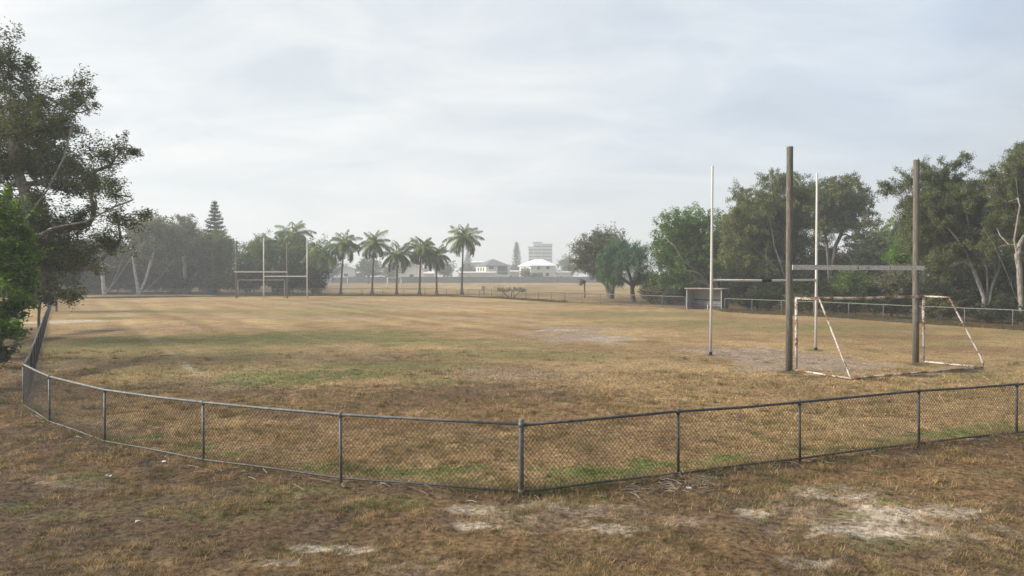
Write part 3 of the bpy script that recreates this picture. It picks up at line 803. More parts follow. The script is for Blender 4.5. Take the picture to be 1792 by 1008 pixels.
tree('broadleaf_shrub', 'bright green broad leaved shrub leaning in beneath the huge leaning tree', 'shrub', lobes_px([(a - 11, b, c * .9, e) for a, b, c, e in LS], 20, .7, 5), bx, [chain((bx[0], bx[1], -.1), (bx[0] + .3, bx[1], 1.2), (bx[0] + .5, bx[1], 3.4)), chain((bx[0], bx[1], -.1), (bx[0] + .6, bx[1] - .3, 1.8))], .10, .15, .085, ((.030, .080, .010), (.20, .34, .038)), 1.2, 1.1, 'greybark', 'flat', .30, 3, branch_z=.5, tip=.006, rmin=.006)
for i, (px, py0, py1, w, d, lb) in enumerate(((2, 580, 652, 42, 24.5, 'low dark shrub at the foot of the huge leaning tree'), (75, 470, 545, 60, 41, 'dark low shrub pressed against the side fence beneath the leaning tree'), (105, 440, 528, 60, 62, 'dark shrub on the side fence between the leaning tree and the hazy tree line'))):
    bx = base_at(px - 6, d)
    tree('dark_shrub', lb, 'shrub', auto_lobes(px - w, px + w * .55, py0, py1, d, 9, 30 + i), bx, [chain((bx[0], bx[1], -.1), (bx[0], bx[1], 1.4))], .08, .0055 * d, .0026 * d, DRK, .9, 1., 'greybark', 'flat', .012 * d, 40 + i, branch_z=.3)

# --- hazy tree line on the far left
FT = [  # px0, px1, top, bottom, depth, palette, bark, name, label, trunks (px at base, px higher, py higher)
    (-40, 150, 390, 505, 116, PALE_OLIVE, 'greybark', 'gum_tree', 'hazy dark tree half hidden behind the huge leaning tree', [(60, 60, 470)]),
    (120, 232, 405, 500, 114, PALE_OLIVE, 'bark', 'paperbark_tree', 'hazy paperbark with forked pale trunk, nearest the huge leaning tree', [(183, 178, 470), (187, 205, 478), (187, 222, 462)]),
    (215, 320, 372, 500, 116, PALE_OLIVE, 'bark', 'paperbark_tree', 'hazy tall paperbark with two bright white trunks spreading in a V', [(243, 235, 470), (247, 262, 465), (248, 285, 480)]),
    (295, 352, 372, 480, 124, PALE_OLIVE, 'bark', 'gum_tree', 'hazy gum tree with open crown left of the tall pine', [(325, 322, 440)]),
    (330, 420, 398, 505, 122, PALE_OLIVE, 'greybark', 'gum_tree', 'hazy round dark tree standing under the tall pine', [(372, 372, 470), (374, 392, 480)]),
    (408, 580, 404, 500, 118, MID, 'greybark', 'fig_tree', 'hazy wide spreading dense tree behind the far goal posts', [(480, 470, 470), (484, 510, 470)]),
]
for i, (x0, x1, t0, t1, d, pal, bk, nm, lb, tr) in enumerate(FT):
    bx = base_at(tr[0][0], d)
    ch = [chain((bx[0], bx[1], -.1), AT(a_ + (c_ - a_) * .5, (b_ + 515) / 2, d), AT(c_, b_, d), AT(c_ + (c_ - a_) * .5, b_ - 25, d)) for a_, c_, b_ in tr]
    tree(nm, lb, 'tree', auto_lobes(x0, x1, t0, t1 if bk == 'greybark' else t1 - 14, d + 3.5, 34, 60 + i, rmin=.24, rmax=.40), bx, ch, .28, .34, .17, pal, .95, .9, 'whitebark' if bk == 'bark' else bk, 'flat', .85, 60 + i, 'trees along the far left boundary', branch_z=2.2, tip=.03, rmin=.03, step=1.1)
for i, (x0, x1, t0, d, lb) in enumerate(((60, 175, 432, 128, 'dark understorey shrub under the hazy tree behind the leaning tree'), (150, 262, 428, 128, 'dark understorey shrub behind the forked hazy paperbark'), (235, 335, 425, 130, 'dark understorey shrub behind the white V shaped trunks'), (300, 400, 430, 129, 'dark understorey shrub under the round dark tree'), (390, 470, 455, 114, 'dark shrub behind the left post of the far timber goal'), (455, 530, 460, 113, 'dark shrub between the far goal posts'), (120, 215, 478, 122, 'low dark shrub between the leaning tree and the forked hazy paperbark'), (200, 290, 480, 124, 'low dark shrub under the hazy tall paperbark'), (280, 350, 480, 123, 'low dark shrub left of the round dark tree'), (340, 420, 478, 117, 'low dark shrub left of the far timber goal'), (515, 577, 462, 114, 'dark rounded shrub at the end of the hazy tree line by the first palm'))):
    bx = base_at((x0 + x1) / 2, d)
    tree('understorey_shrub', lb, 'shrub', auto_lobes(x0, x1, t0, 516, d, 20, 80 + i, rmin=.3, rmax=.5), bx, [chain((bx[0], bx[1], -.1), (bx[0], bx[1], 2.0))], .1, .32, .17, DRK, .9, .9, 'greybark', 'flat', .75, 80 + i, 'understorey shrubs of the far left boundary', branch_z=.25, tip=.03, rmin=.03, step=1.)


def conifer(label, px, top, bot, d, wpx, seed, pal=((.035, .05, .026), (.085, .105, .06)), narrow=False, group='norfolk pines'):
    rng = np.random.default_rng(seed)
    X, Y, Zt = AT(px, top, d)
    t = thing('norfolk_pine', label, 'pine tree', (X, Y, 0), group)
    m = MB(); m.tube([(X, Y, -.1), (X, Y, Zt * .5), (X, Y, Zt)], [.3, .2, .03], 8)
    W = wpx * d / F / 2; H = Zt; C = []
    z = H * .22
    while z < H - .15:
        f = (H - z) / (H * .78); bl = W * (f ** (.55 if narrow else .85)) + .12
        n = 7 if f > .25 else 5; a0 = rng.uniform(0, 6.28)
        for k in range(n):
            a = a0 + 2 * math.pi * k / n + rng.normal(0, .12); l = bl * rng.uniform(.8, 1.12); ri = l * rng.uniform(.12, .3)
            tipp = np.array([X + math.cos(a) * l, Y + math.sin(a) * l, z + ri])
            p0 = np.array([X, Y, z]); pm = (p0 + tipp) / 2 - np.array([0, 0, l * .10])
            m.tube([p0, pm, tipp], [.06, .04, .015], 4, False)
            s = rng.uniform(.15, 1.02, int(12 + 26 * l))[:, None]
            q = (1 - s) ** 2 * p0 + 2 * s * (1 - s) * pm + s * s * tipp
            C.append(q + rng.normal(0, 1, q.shape) * np.array([.15, .15, .11]))
        z += H * .78 / (15 if not narrow else 22) * (.6 + .6 * f)
    m.build('trunk', M['greybark'], t, True)
    C = np.concatenate(C)
    V, Fc = leaf_quads(C, .42, .16, 'any', rng)
    tt = rng.uniform(0, 1, (len(C), 1))
    mesh_np('crown', V, Fc, M['leaf'], t, np.repeat(np.array(pal[0]) * (1 - tt) + np.array(pal[1]) * tt, 4, axis=0))


conifer('tall tiered pine rising above the hazy left tree line', 376, 350, 520, 128, 66, 1)
conifer('narrow distant pine between the grey roofed house and the tower block', 904, 423, 490, 400, 20, 2, narrow=True)
conifer('faint distant pine behind the tallest palm', 819, 437, 490, 400, 26, 3)


# --- coconut palms
def palm(label, pxb, pyb, pxt, pyt, d, R, seed, group='coconut palms', nf=30, skirt=True):
    rng = np.random.default_rng(seed)
    b = AT(pxb, pyb, d); X, Y = b[0], d; pd_ = .8 + .5 * ((seed * 37) % 10) / 10; nf = nf + (seed * 7) % 9 - 4
    T = np.array(AT(pxt, pyt, d)); H = T[2]
    t = thing('coconut_palm', label, 'palm tree', (X, Y, 0), group)
    m = MB(); n = 16; pts = []; rad = []
    for i in range(n + 1):
        s = i / n
        pts.append((X + (T[0] - X) * s ** 1.5, Y + .25 * math.sin(s * 3), -.1 + (H + .1) * s)); rad.append(.165 + .28 * math.exp(-s * 16) + .0 - .05 * s)
    m.tube(pts, rad, 10); m.build('trunk', M['palmbark'], t, True)
    V = []; Fc = []; cs = []; k = 0
    for f in range(nf):
        az = f * 2.39996 + rng.normal(0, .18); fr = f / (nf - 1)
        el = math.radians(84 - 118 * fr ** .8 + rng.normal(0, 7)); L = R * rng.uniform(.85, 1.1) * (1.0 if fr > .15 else .8)
        hd = np.array([math.cos(az), math.sin(az), 0]); droop = (.45 + .45 * fr) * rng.uniform(.8, 1.2) * pd_
        ns = 26; P = [T + np.array([0, 0, .0])]; e = el
        for j in range(ns):
            P.append(P[-1] + (hd * math.cos(e) + np.array([0, 0, math.sin(e)])) * L / ns); e -= droop * 2.2 / ns * (.4 + 1.2 * j / ns)
        P = np.array(P); col = np.array([.23, .31, .09]) * (1 - fr * .25) * rng.uniform(.8, 1.2); col2 = np.array([.16, .17, .05])
        if fr > (.95, .88, .93)[seed % 3] and skirt: col, col2 = np.array([.16, .125, .06]), np.array([.2, .16, .08])
        side = np.array([-hd[1], hd[0], 0])
        for j in range(ns):                        # rachis
            w = .05 * (1 - j / ns) + .012
            V += [P[j] - side * w, P[j] + side * w, P[j + 1] + side * w, P[j + 1] - side * w]; Fc.append((k, k + 1, k + 2, k + 3)); k += 4; cs += [col2] * 4
        for j in range(3, ns + 1):
            s = j / ns; ll = R * .30 * (math.sin(math.pi * (.12 + .86 * s)) ** .6) + .12
            tg = P[min(j + 1, ns)] - P[j - 1]; tg = tg / (np.linalg.norm(tg) + 1e-9)
            for sg in (-1, 1):
                for q in (0, .5):
                    o = P[j] - tg * q * L / ns
                    dr = side * sg * .75 + tg * .55 + np.array([0, 0, -.35 - .5 * s * rng.uniform(.5, 1.3)]) + rng.normal(0, .09, 3)
                    dr = dr / np.linalg.norm(dr); l = ll * rng.uniform(.9, 1.2); w = .038
                    nn = np.cross(dr, side * .3 + np.array([0, 0, 1.])); nn /= np.linalg.norm(nn) + 1e-9
                    mid_ = o + dr * l * .5 + np.array([0, 0, .02]); e_ = o + dr * l + np.array([0, 0, -.12 * l])
                    V += [o, mid_ + nn * w, e_, mid_ - nn * w]; Fc.append((k, k + 1, k + 2, k + 3)); k += 4
                    c = col * rng.uniform(.75, 1.25); cs += [c] * 4
    mesh_np('crown', np.array(V), np.array(Fc), M['leaf'], t, np.array(cs))
    m = MB()
    for i in range(6):
        a = rng.uniform(0, 6.28); c = T + np.array([math.cos(a) * .25, math.sin(a) * .25, -.22 - .1 * (i % 2)])
        m.tube([c + np.array([0, 0, .15]), c + np.array([0, 0, .08]), c, c - np.array([0, 0, .1]), c - np.array([0, 0, .14])], [.02, .1, .13, .09, .02], 7)
    m.build('coconut_cluster', M['palmbark'], t, True)


D = 116
palm('leaning coconut palm with full crown and bare trunk beside the white gabled house', 596, 514, 602, 427, D, 3.3, 11)
palm('coconut palm with slightly curved trunk between the leaning palm and the low broad palm', 651, 513.5, 655, 425, D, 3.2, 12)
palm('shorter coconut palm with broad drooping crown in front of the small white soccer goal', 694, 514.5, 695, 444, D, 3.4, 13)
palm('coconut palm with upright narrow crown beside the shorter drooping palm', 734, 515, 737, 434, D, 3.1, 14)
palm('shortest coconut palm with bare thin trunk, neighbour of the tallest palm', 764, 516, 763, 447, D, 2.9, 15)
palm('tallest coconut palm, at the right end of the row, with swollen trunk base', 808, 515.5, 811, 415, D, 3.5, 16)
palm('low coconut palm with wide crown rising from the shrubs left of the palm row', 560, 516, 563, 446, 114, 3.6, 17)
palm('coconut palm poking out of the dense tree behind the far goal posts', 503, 516, 513, 408, 121, 3.7, 18)

# --- right side: between palms and shelter
bx = base_at(1068, 96)
LB = auto_lobes(992, 1112, 392, 500, 96, 40, 201, rmin=.2, rmax=.34)
tree('round_tree', 'brownish green round tree with forked trunk standing beyond the fence bend', 'tree', LB, bx, [chain((bx[0], bx[1], -.1), AT(1062, 500, 96), AT(1045, 480, 96), AT(1030, 450, 96)), chain((bx[0], bx[1], -.1), AT(1072, 495, 96), AT(1080, 470, 96), AT(1070, 430, 96))], .42, .26, .14, BRN, .62, .8, 'greybark', 'flat', .75, 201, branch_z=1.8, tip=.022, rmin=.022, step=.9)
bx = base_at(1023, 99)
tree('sapling', 'thin small sapling with few leaves under the edge of the round brownish tree', 'small tree', [(bx[0] - .2, 99, 2.3, .5, .4, .4), (bx[0] - .5, 99, 1.9, .3, .3, .3)], bx, [chain((bx[0], bx[1], -.1), (bx[0], bx[1], 2.2))], .10, .22, .12, DRK, .8, 1., 'greybark', 'flat', .3, 202, branch_z=1.5, tip=.02, rmin=.02)
bx = base_at(1108, 85)
PT = [(1095, 432, 26, 18), (1070, 450, 24, 20), (1120, 448, 22, 22), (1060, 480, 15, 22), (1095, 465, 24, 20), (1128, 478, 14, 22), (1080, 490, 16, 16), (1118, 492, 15, 15)]
tree('screw_pine', 'blue green tree with long drooping strap leaves beside the round brownish tree', 'tree', lobes_px(PT, 85, 1.4, 6), bx, [chain((bx[0], bx[1], -.1), AT(1106, 500, 85), AT(1098, 470, 85), AT(1090, 445, 85)), chain((bx[0], bx[1], -.1), AT(1108, 505, 85), AT(1118, 475, 85), AT(1122, 450, 85)), chain((bx[0], bx[1], -.1), AT(1106, 500, 85), AT(1080, 480, 85), AT(1068, 460, 85))], .28, 1.15, .075, BLU, .95, 1., 'greybark', 'strap', .8, 203, branch_z=1.6, tip=.04, rmin=.03, step=.7)
bx = base_at(1262, 80)
FG = [(1200, 385, 36, 24), (1165, 400, 28, 24), (1235, 385, 34, 24), (1150, 425, 20, 24), (1185, 425, 34, 26), (1225, 420, 36, 28), (1258, 410, 24, 30), (1155, 460, 24, 24), (1190, 465, 32, 26), (1160, 492, 24, 22), (1225, 460, 34, 26), (1255, 455, 25, 28), (1195, 497, 30, 18)]
tree('fig_tree', 'bright green spreading tree with bare raking limbs behind the players shelter', 'tree', lobes_px(FG, 82, 2.4, 7) + auto_lobes(1140, 1275, 366, 512, 83, 16, 901, rmin=.25, rmax=.4), bx, [chain((bx[0], bx[1], -.1), AT(1245, 500, 80), AT(1222, 478, 79), AT(1195, 455, 78.5), AT(1180, 430, 78.5)), chain((bx[0], bx[1], -.1), AT(1252, 495, 80), AT(1232, 460, 80), AT(1218, 425, 80)), chain((bx[0], bx[1], -.1), AT(1262, 500, 80), AT(1258, 450, 80))], .34, .22, .12, ((.065, .135, .02), (.22, .33, .06)), .8, .95, 'bark', 'flat', .6, 204, branch_z=2.2, tip=.018, rmin=.018, step=.8)
bx = base_at(1398, 74)
EU = [(1345, 325, 26, 24), (1312, 345, 20, 26), (1370, 335, 26, 28), (1295, 385, 22, 24), (1275, 375, 16, 20), (1325, 385, 30, 30), (1365, 380, 30, 30), (1395, 345, 22, 26), (1400, 385, 26, 30), (1290, 425, 32, 28), (1330, 430, 32, 26), (1370, 430, 30, 28), (1270, 455, 26, 26), (1405, 430, 24, 28), (1310, 465, 26, 22), (1300, 395, 40, 30)]
tree('gum_tree', 'tall olive gum tree with leaning pale forked trunks behind the white goal crossbar', 'tree', lobes_px(EU, 75.2, 2.6, 8) + auto_lobes(1262, 1425, 312, 482, 77, 26, 902, rmin=.2, rmax=.34), bx, [chain((bx[0], bx[1], -.1), AT(1374, 500, 74), AT(1355, 465, 73), AT(1325, 440, 72.4), AT(1305, 415, 72)), chain((bx[0], bx[1], -.1), AT(1372, 480, 73), AT(1355, 430, 73), AT(1345, 370, 73)), chain((bx[0], bx[1], -.1), AT(1382, 480, 74), AT(1376, 420, 74), AT(1385, 360, 74))], .25, .21, .075, KHA, .95, 1.0, 'bark', 'hang', .58, 205, branch_z=3.0, tip=.016, rmin=.016, step=.8)
bx = base_at(1452, 86)
E2 = [(1445, 405, 18, 16), (1488, 412, 18, 14), (1425, 420, 16, 14), (1425, 330, 20, 20), (1460, 335, 24, 24), (1490, 345, 24, 24), (1510, 365, 18, 22), (1470, 325, 20, 16), (1440, 365, 26, 22), (1475, 375, 26, 22), (1505, 390, 20, 18), (1415, 360, 22, 28), (1400, 320, 14, 16), (1425, 395, 20, 20), (1515, 350, 10, 16)]
tree('gum_tree', 'dark gum tree with flat topped open crown beside the white goal right post', 'tree', lobes_px(E2, 86, 3.0, 9) + auto_lobes(1395, 1528, 308, 415, 87, 16, 903, rmin=.25, rmax=.4), bx, [chain((bx[0], bx[1], -.1), AT(1450, 470, 86), AT(1447, 430, 86), AT(1440, 390, 86)), chain((bx[0], bx[1], -.1), AT(1454, 470, 86), AT(1462, 430, 86), AT(1480, 395, 86), AT(1495, 370, 86))], .28, .23, .085, ((.075, .10, .03), (.225, .23, .08)), .85, .9, 'greybark', 'hang', .62, 206, branch_z=6.5, tip=.02, rmin=.02, step=.9)
RB = [  # background and understorey of the right boundary: px0, px1, top, bottom, depth, palette, name, label, category
    (1130, 1290, 470, 532, 90, DRK, 'understorey_shrub', 'dark thicket shrub in deep shade behind the players shelter', 'shrub'),
    (1270, 1400, 440, 535, 88, DRK, 'understorey_shrub', 'dark thicket shrub behind the leaning gum trunks', 'shrub'),
    (1380, 1500, 420, 535, 94, DRK, 'dense_tree', 'dark dense tree beneath the flat topped gum', 'tree'),
    (1440, 1545, 462, 540, 66, MID, 'leafy_shrub', 'mid green leafy shrub beneath the plank crossbar', 'shrub'),
    (1475, 1560, 400, 500, 84, GRY, 'scrubby_tree', 'thin greyish scrubby tree between the two timber posts', 'tree'),
    (1505, 1610, 390, 500, 98, MID, 'dense_tree', 'green dense tree seen behind the right timber post', 'tree'),
    (1540, 1640, 415, 470, 62, BRT, 'wattle_tree', 'bright green topped wattle beside the right timber post', 'tree'),
    (1530, 1660, 450, 548, 60, BRN, 'dry_shrub', 'brownish dry shrub below the bright green wattle', 'shrub'),
    (1380, 1470, 480, 538, 68, DRK, 'understorey_shrub', 'dark green low shrub behind the left timber post', 'shrub'),
    (1620, 1730, 440, 560, 60, DRK, 'understorey_shrub', 'dark thicket shrub behind the paired pale trunks', 'shrub'),
    (1700, 1840, 430, 565, 58, DRK, 'understorey_shrub', 'dark thicket shrub at the right edge behind the tall trunk', 'shrub'),
    (1600, 1800, 340, 480, 70, DRK, 'dense_tree', 'dark dense tree behind the paperbarks at right', 'tree'),
    (1738, 1775, 510, 545, 50, GRY, 'leafy_shrub', 'small pale grey leaved shrub between the paperbark trunks', 'shrub'),
    (1120, 1190, 500, 533, 78, BRN, 'dry_shrub', 'low brownish scrub behind the fence left of the players shelter', 'shrub'),
    (1500, 1620, 400, 500, 100, MID, 'dense_tree', 'green dense tree filling the gap between the flat topped gum and the paperbarks', 'tree'),
    (1650, 1840, 380, 540, 66, OLV, 'dense_tree', 'olive dense tree filling in behind the tall right edge paperbark', 'tree'),
    (1210, 1330, 400, 520, 98, OLV, 'dense_tree', 'olive dense tree behind the gap between the bright green tree and the leaning gum', 'tree'),
    (1110, 1260, 455, 526, 104, DRK, 'understorey_shrub', 'dark tall thicket far behind the bright green spreading tree', 'shrub'),
    (1230, 1400, 440, 524, 106, DRK, 'understorey_shrub', 'dark tall thicket far behind the leaning gum trunks', 'shrub'),
    (1370, 1540, 445, 524, 108, DRK, 'understorey_shrub', 'dark tall thicket far behind the flat topped gum', 'shrub'),
    (1150, 1215, 490, 528, 84, DRK, 'understorey_shrub', 'dark rounded shrub just left of the players shelter', 'shrub'),
    (1270, 1345, 482, 534, 74, DRK, 'understorey_shrub', 'dark rounded shrub just right of the players shelter', 'shrub'),
    (1440, 1560, 495, 542, 62, DRK, 'understorey_shrub', 'low dark green scrub behind the fence between the timber posts', 'shrub'),
    (1600, 1700, 495, 553, 56, DRK, 'understorey_shrub', 'low dark scrub behind the fence right of the timber goal', 'shrub'),
    (1285, 1365, 508, 545, 63, DRK, 'fence_scrub', 'low scrub growing along the right fence beside the players shelter', 'shrub'),
    (1360, 1440, 512, 549, 59.5, OLV, 'fence_scrub', 'low olive scrub growing along the right fence behind the white goal right post', 'shrub'),
    (1435, 1520, 514, 553, 56, DRK, 'fence_scrub', 'low scrub growing along the right fence behind the rusty crossbar', 'shrub'),
    (1515, 1600, 517, 557, 53, DRK, 'fence_scrub', 'low scrub growing along the right fence just left of the right timber post', 'shrub'),
    (1600, 1690, 522, 563, 50, OLV, 'fence_scrub', 'low olive scrub growing along the right fence beside the soccer goal right post', 'shrub'),
    (1690, 1770, 526, 568, 47.5, DRK, 'fence_scrub', 'low scrub growing along the right fence between the pale paperbark trunks', 'shrub'),
    (1770, 1860, 530, 573, 45.5, DRK, 'fence_scrub', 'low scrub growing along the right fence at the right edge', 'shrub'),
    (1300, 1390, 495, 537, 68, DRK, 'understorey_shrub', 'low dark scrub behind the fence right of the players shelter', 'shrub'),
]
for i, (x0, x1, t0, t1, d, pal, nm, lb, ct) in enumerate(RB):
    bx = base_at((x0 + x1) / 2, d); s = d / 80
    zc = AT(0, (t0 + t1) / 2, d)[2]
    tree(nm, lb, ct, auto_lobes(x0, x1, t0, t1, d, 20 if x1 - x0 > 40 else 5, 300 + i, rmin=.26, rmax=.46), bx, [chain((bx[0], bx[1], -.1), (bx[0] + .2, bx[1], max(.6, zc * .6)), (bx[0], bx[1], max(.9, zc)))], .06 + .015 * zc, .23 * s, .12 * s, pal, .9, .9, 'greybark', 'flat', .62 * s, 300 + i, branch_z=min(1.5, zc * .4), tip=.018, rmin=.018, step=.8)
# paperbarks at the right edge
bx = base_at(1722, 50)
PB = [(1560, 330, 16, 16), (1590, 320, 26, 24), (1625, 300, 24, 24), (1600, 360, 34, 26), (1650, 345, 30, 28), (1680, 320, 24, 26), (1690, 285, 18, 20), (1630, 390, 36, 26), (1680, 380, 34, 30), (1600, 410, 26, 24), (1650, 430, 34, 26), (1700, 420, 26, 26), (1670, 470, 26, 20), (1620, 455, 24, 20), (1720, 355, 22, 30)]
tree('paperbark_tree', 'grey green paperbark with two close pale trunks right of the timber goal', 'tree', lobes_px(PB, 51.6, 1.8, 10) + auto_lobes(1565, 1745, 290, 485, 52.6, 26, 904, rmin=.2, rmax=.32), bx, [chain((bx[0], bx[1], -.1), AT(1722, 520, 50), AT(1706, 478, 50), AT(1690, 440, 50), AT(1660, 400, 50)), chain((bx[0], bx[1], -.1), AT(1728, 510, 50), AT(1727, 470, 50), AT(1700, 420, 50), AT(1690, 370, 50)), chain((bx[0], bx[1], -.1), AT(1736, 500, 50), AT(1748, 470, 50.5), AT(1740, 400, 51))], .17, .125, .05, ((.062, .080, .030), (.195, .208, .088)), .95, 1., 'bark', 'hang', .46, 401, branch_z=3.4, tip=.012, rmin=.011, step=.6)
bx = base_at(1790, 46)
PC = [(1775, 285, 26, 28), (1745, 310, 20, 26), (1800, 330, 40, 40), (1760, 345, 28, 28), (1830, 290, 40, 40), (1750, 390, 26, 26), (1790, 395, 34, 30), (1830, 400, 40, 40), (1740, 430, 22, 22), (1810, 260, 20, 16), (1770, 440, 20, 18)]
tree('paperbark_tree', 'tall paperbark with pale forked trunk at the right edge beside the fence', 'tree', lobes_px(PC, 47.6, 1.8, 11) + auto_lobes(1735, 1880, 252, 470, 48.6, 20, 905, rmin=.25, rmax=.4), bx, [chain((bx[0], bx[1], -.1), AT(1782, 530, 46), AT(1762, 478, 46), AT(1738, 425, 46), AT(1715, 390, 46)), chain((bx[0], bx[1], -.1), AT(1786, 520, 46), AT(1784, 470, 46), AT(1775, 420, 46), AT(1785, 360, 46), AT(1778, 310, 46))], .165, .12, .048, ((.062, .082, .030), (.20, .212, .088)), .95, 1., 'bark', 'hang', .42, 402, branch_z=4.2, tip=.011, rmin=.010, step=.55)
palm('ragged distant palm rising above the scrub behind the right timber post', 1575, 545, 1576, 395, 92, 2.6, 21, 'coconut palms', 11, False)
# low shrubs on the bend of the far fence, past the palms
for i, (x0, x1, t0, t1, d, lb) in enumerate(((868, 922, 503.5, 518, 96, 'low flat spreading shrub growing over the far fence right of the palms'), (841, 853, 500.5, 513, 112, 'small sparse bush on the back field behind the low spreading shrub'))):
    bx = base_at((x0 + x1) / 2, d)
    Z = [(AT(x0 + (x1 - x0) * (k + .5) / 6, 0, d)[0], d + .4 * (-1) ** k, AT(0, t0 + 3.2 + 1.5 * abs(k - 2) / 3, d)[2], (x1 - x0) / 8 * d / F, .5, .28) for k in range(6)] if i == 0 else [(bx[0], d, 1.0, .45, .4, .45)]
    tree('low_shrub', lb, 'shrub', Z, bx, [chain((bx[0], bx[1], -.1), (bx[0], bx[1], .6)), chain((bx[0], bx[1], -.1), (bx[0] - 1, bx[1], .7)), chain((bx[0], bx[1], -.1), (bx[0] + .9, bx[1], .7))], .08, .2, .1, GRY, .5, 1., 'greybark', 'flat', .35, 420 + i, branch_z=.4, tip=.02, rmin=.02)

# --- distant trees beyond the back field
DT = [(560, 600, 448, 492, 270, 'faint round tree at the back fence left of the leaning palm'), (620, 668, 447, 492, 262, 'faint large tree behind the second and third palm trunks'), (664, 700, 455, 492, 280, 'faint tree beside the terracotta roof'), (755, 800, 452, 490, 275, 'faint tree behind the shortest palm'),
      (700, 740, 452, 478, 330, 'faint tree rising behind the terracotta roofed house'), (974, 1010, 446, 490, 330, 'faint rounded tree right of the white roofed house'), (800, 836, 456, 488, 340, 'faint tree left of the grey roofed house'), (876, 935, 458, 488, 420, 'faint low tree mass between the two large houses'),
      (560, 640, 462, 489, 430, 'faint distant tree belt behind the white gabled house'), (630, 720, 459, 489, 440, 'faint distant tree belt behind the second and third palms'), (715, 810, 461, 489, 450, 'faint distant tree belt behind the fourth and fifth palms'), (930, 1010, 462, 489, 440, 'faint distant tree belt under the tower block'), (1000, 1100, 456, 489, 430, 'faint distant tree belt behind the round brownish tree crown'),
      (912, 930, 472, 488, 292, 'small bush in front of the white roofed house'), (925, 950, 478, 489, 291, 'low bush under the white roofed house wall'), (1000, 1140, 452, 492, 300, 'faint tree line behind the round brownish tree')]
for i, (x0, x1, t0, t1, d, lb) in enumerate(DT):
    bx = base_at((x0 + x1) / 2, d)
    tree('distant_tree' if t1 - t0 > 20 else 'distant_bush', lb, 'tree' if t1 - t0 > 20 else 'bush', auto_lobes(x0, x1, t0, t1, d, 9, 500 + i, rmin=.35, rmax=.6, depth=4), bx, [chain((bx[0], bx[1], -.1), (bx[0], bx[1], 3.0))], .3, .8, .5, GRY, .8, .8, 'greybark', 'flat', 1.5, 500 + i, 'distant trees beyond the back field', branch_z=.5, tip=.08, rmin=.08, step=2.)

# ------------------------------------------------------------------ buildings beyond the back field
t = thing('boundary_fence', 'long grey sheet metal fence along the back of the far field', 'fence', (-60, 285, 0))
m = MB()
x = -130.
while x < 75:
    m.box((x + 1.15, 285, 1.22), (2.24, .06, 2.4)); x += 2.3
m.build('sheet_panel', M['fencegrey'], t)
x = -130.; k = 0
m = MB()
while x < 75.1:
    m.box((x - .02, 284.96, 1.25), (.07, .1, 2.5)); x += 2.3
m.build('post_row', M['fencegrey'], t)


def hip_roof(m, x0, x1, y0, y1, z, zt, rx0, rx1, ry, ov=.5):
    a, b, c, d_ = (x0 - ov, y0 - ov, z), (x1 + ov, y0 - ov, z), (x1 + ov, y1 + ov, z), (x0 - ov, y1 + ov, z)
    e, f = (rx0, ry, zt), (rx1, ry, zt)
    m.add([a, b, c, d_, e, f, (a[0], a[1], z - .25), (b[0], b[1], z - .25), (c[0], c[1], z - .25), (d_[0], d_[1], z - .25)],
          [(0, 1, 5, 4), (1, 2, 5), (2, 3, 4, 5), (3, 0, 4), (6, 7, 1, 0), (7, 8, 2, 1), (8, 9, 3, 2), (9, 6, 0, 3), (9, 8, 7, 6)])


def win(m_parent, px0, px1, py0, py1, d, yoff=-.06, mat='glass'):
    a = AT(px0, py1, d); b = AT(px1, py0, d); m = MB()
    m.box(((a[0] + b[0]) / 2, d + yoff, (a[2] + b[2]) / 2), (b[0] - a[0], .1, b[2] - a[2])); return m.build('window', M[mat], m_parent)


def wedge_walls(m, fr, z0, z1):
    """Walls round a ground-plan polygon."""
    n = len(fr); m.add([(x, y, z0) for x, y in fr] + [(x, y, z1) for x, y in fr], [(i, (i + 1) % n, (i + 1) % n + n, i + n) for i in range(n)])


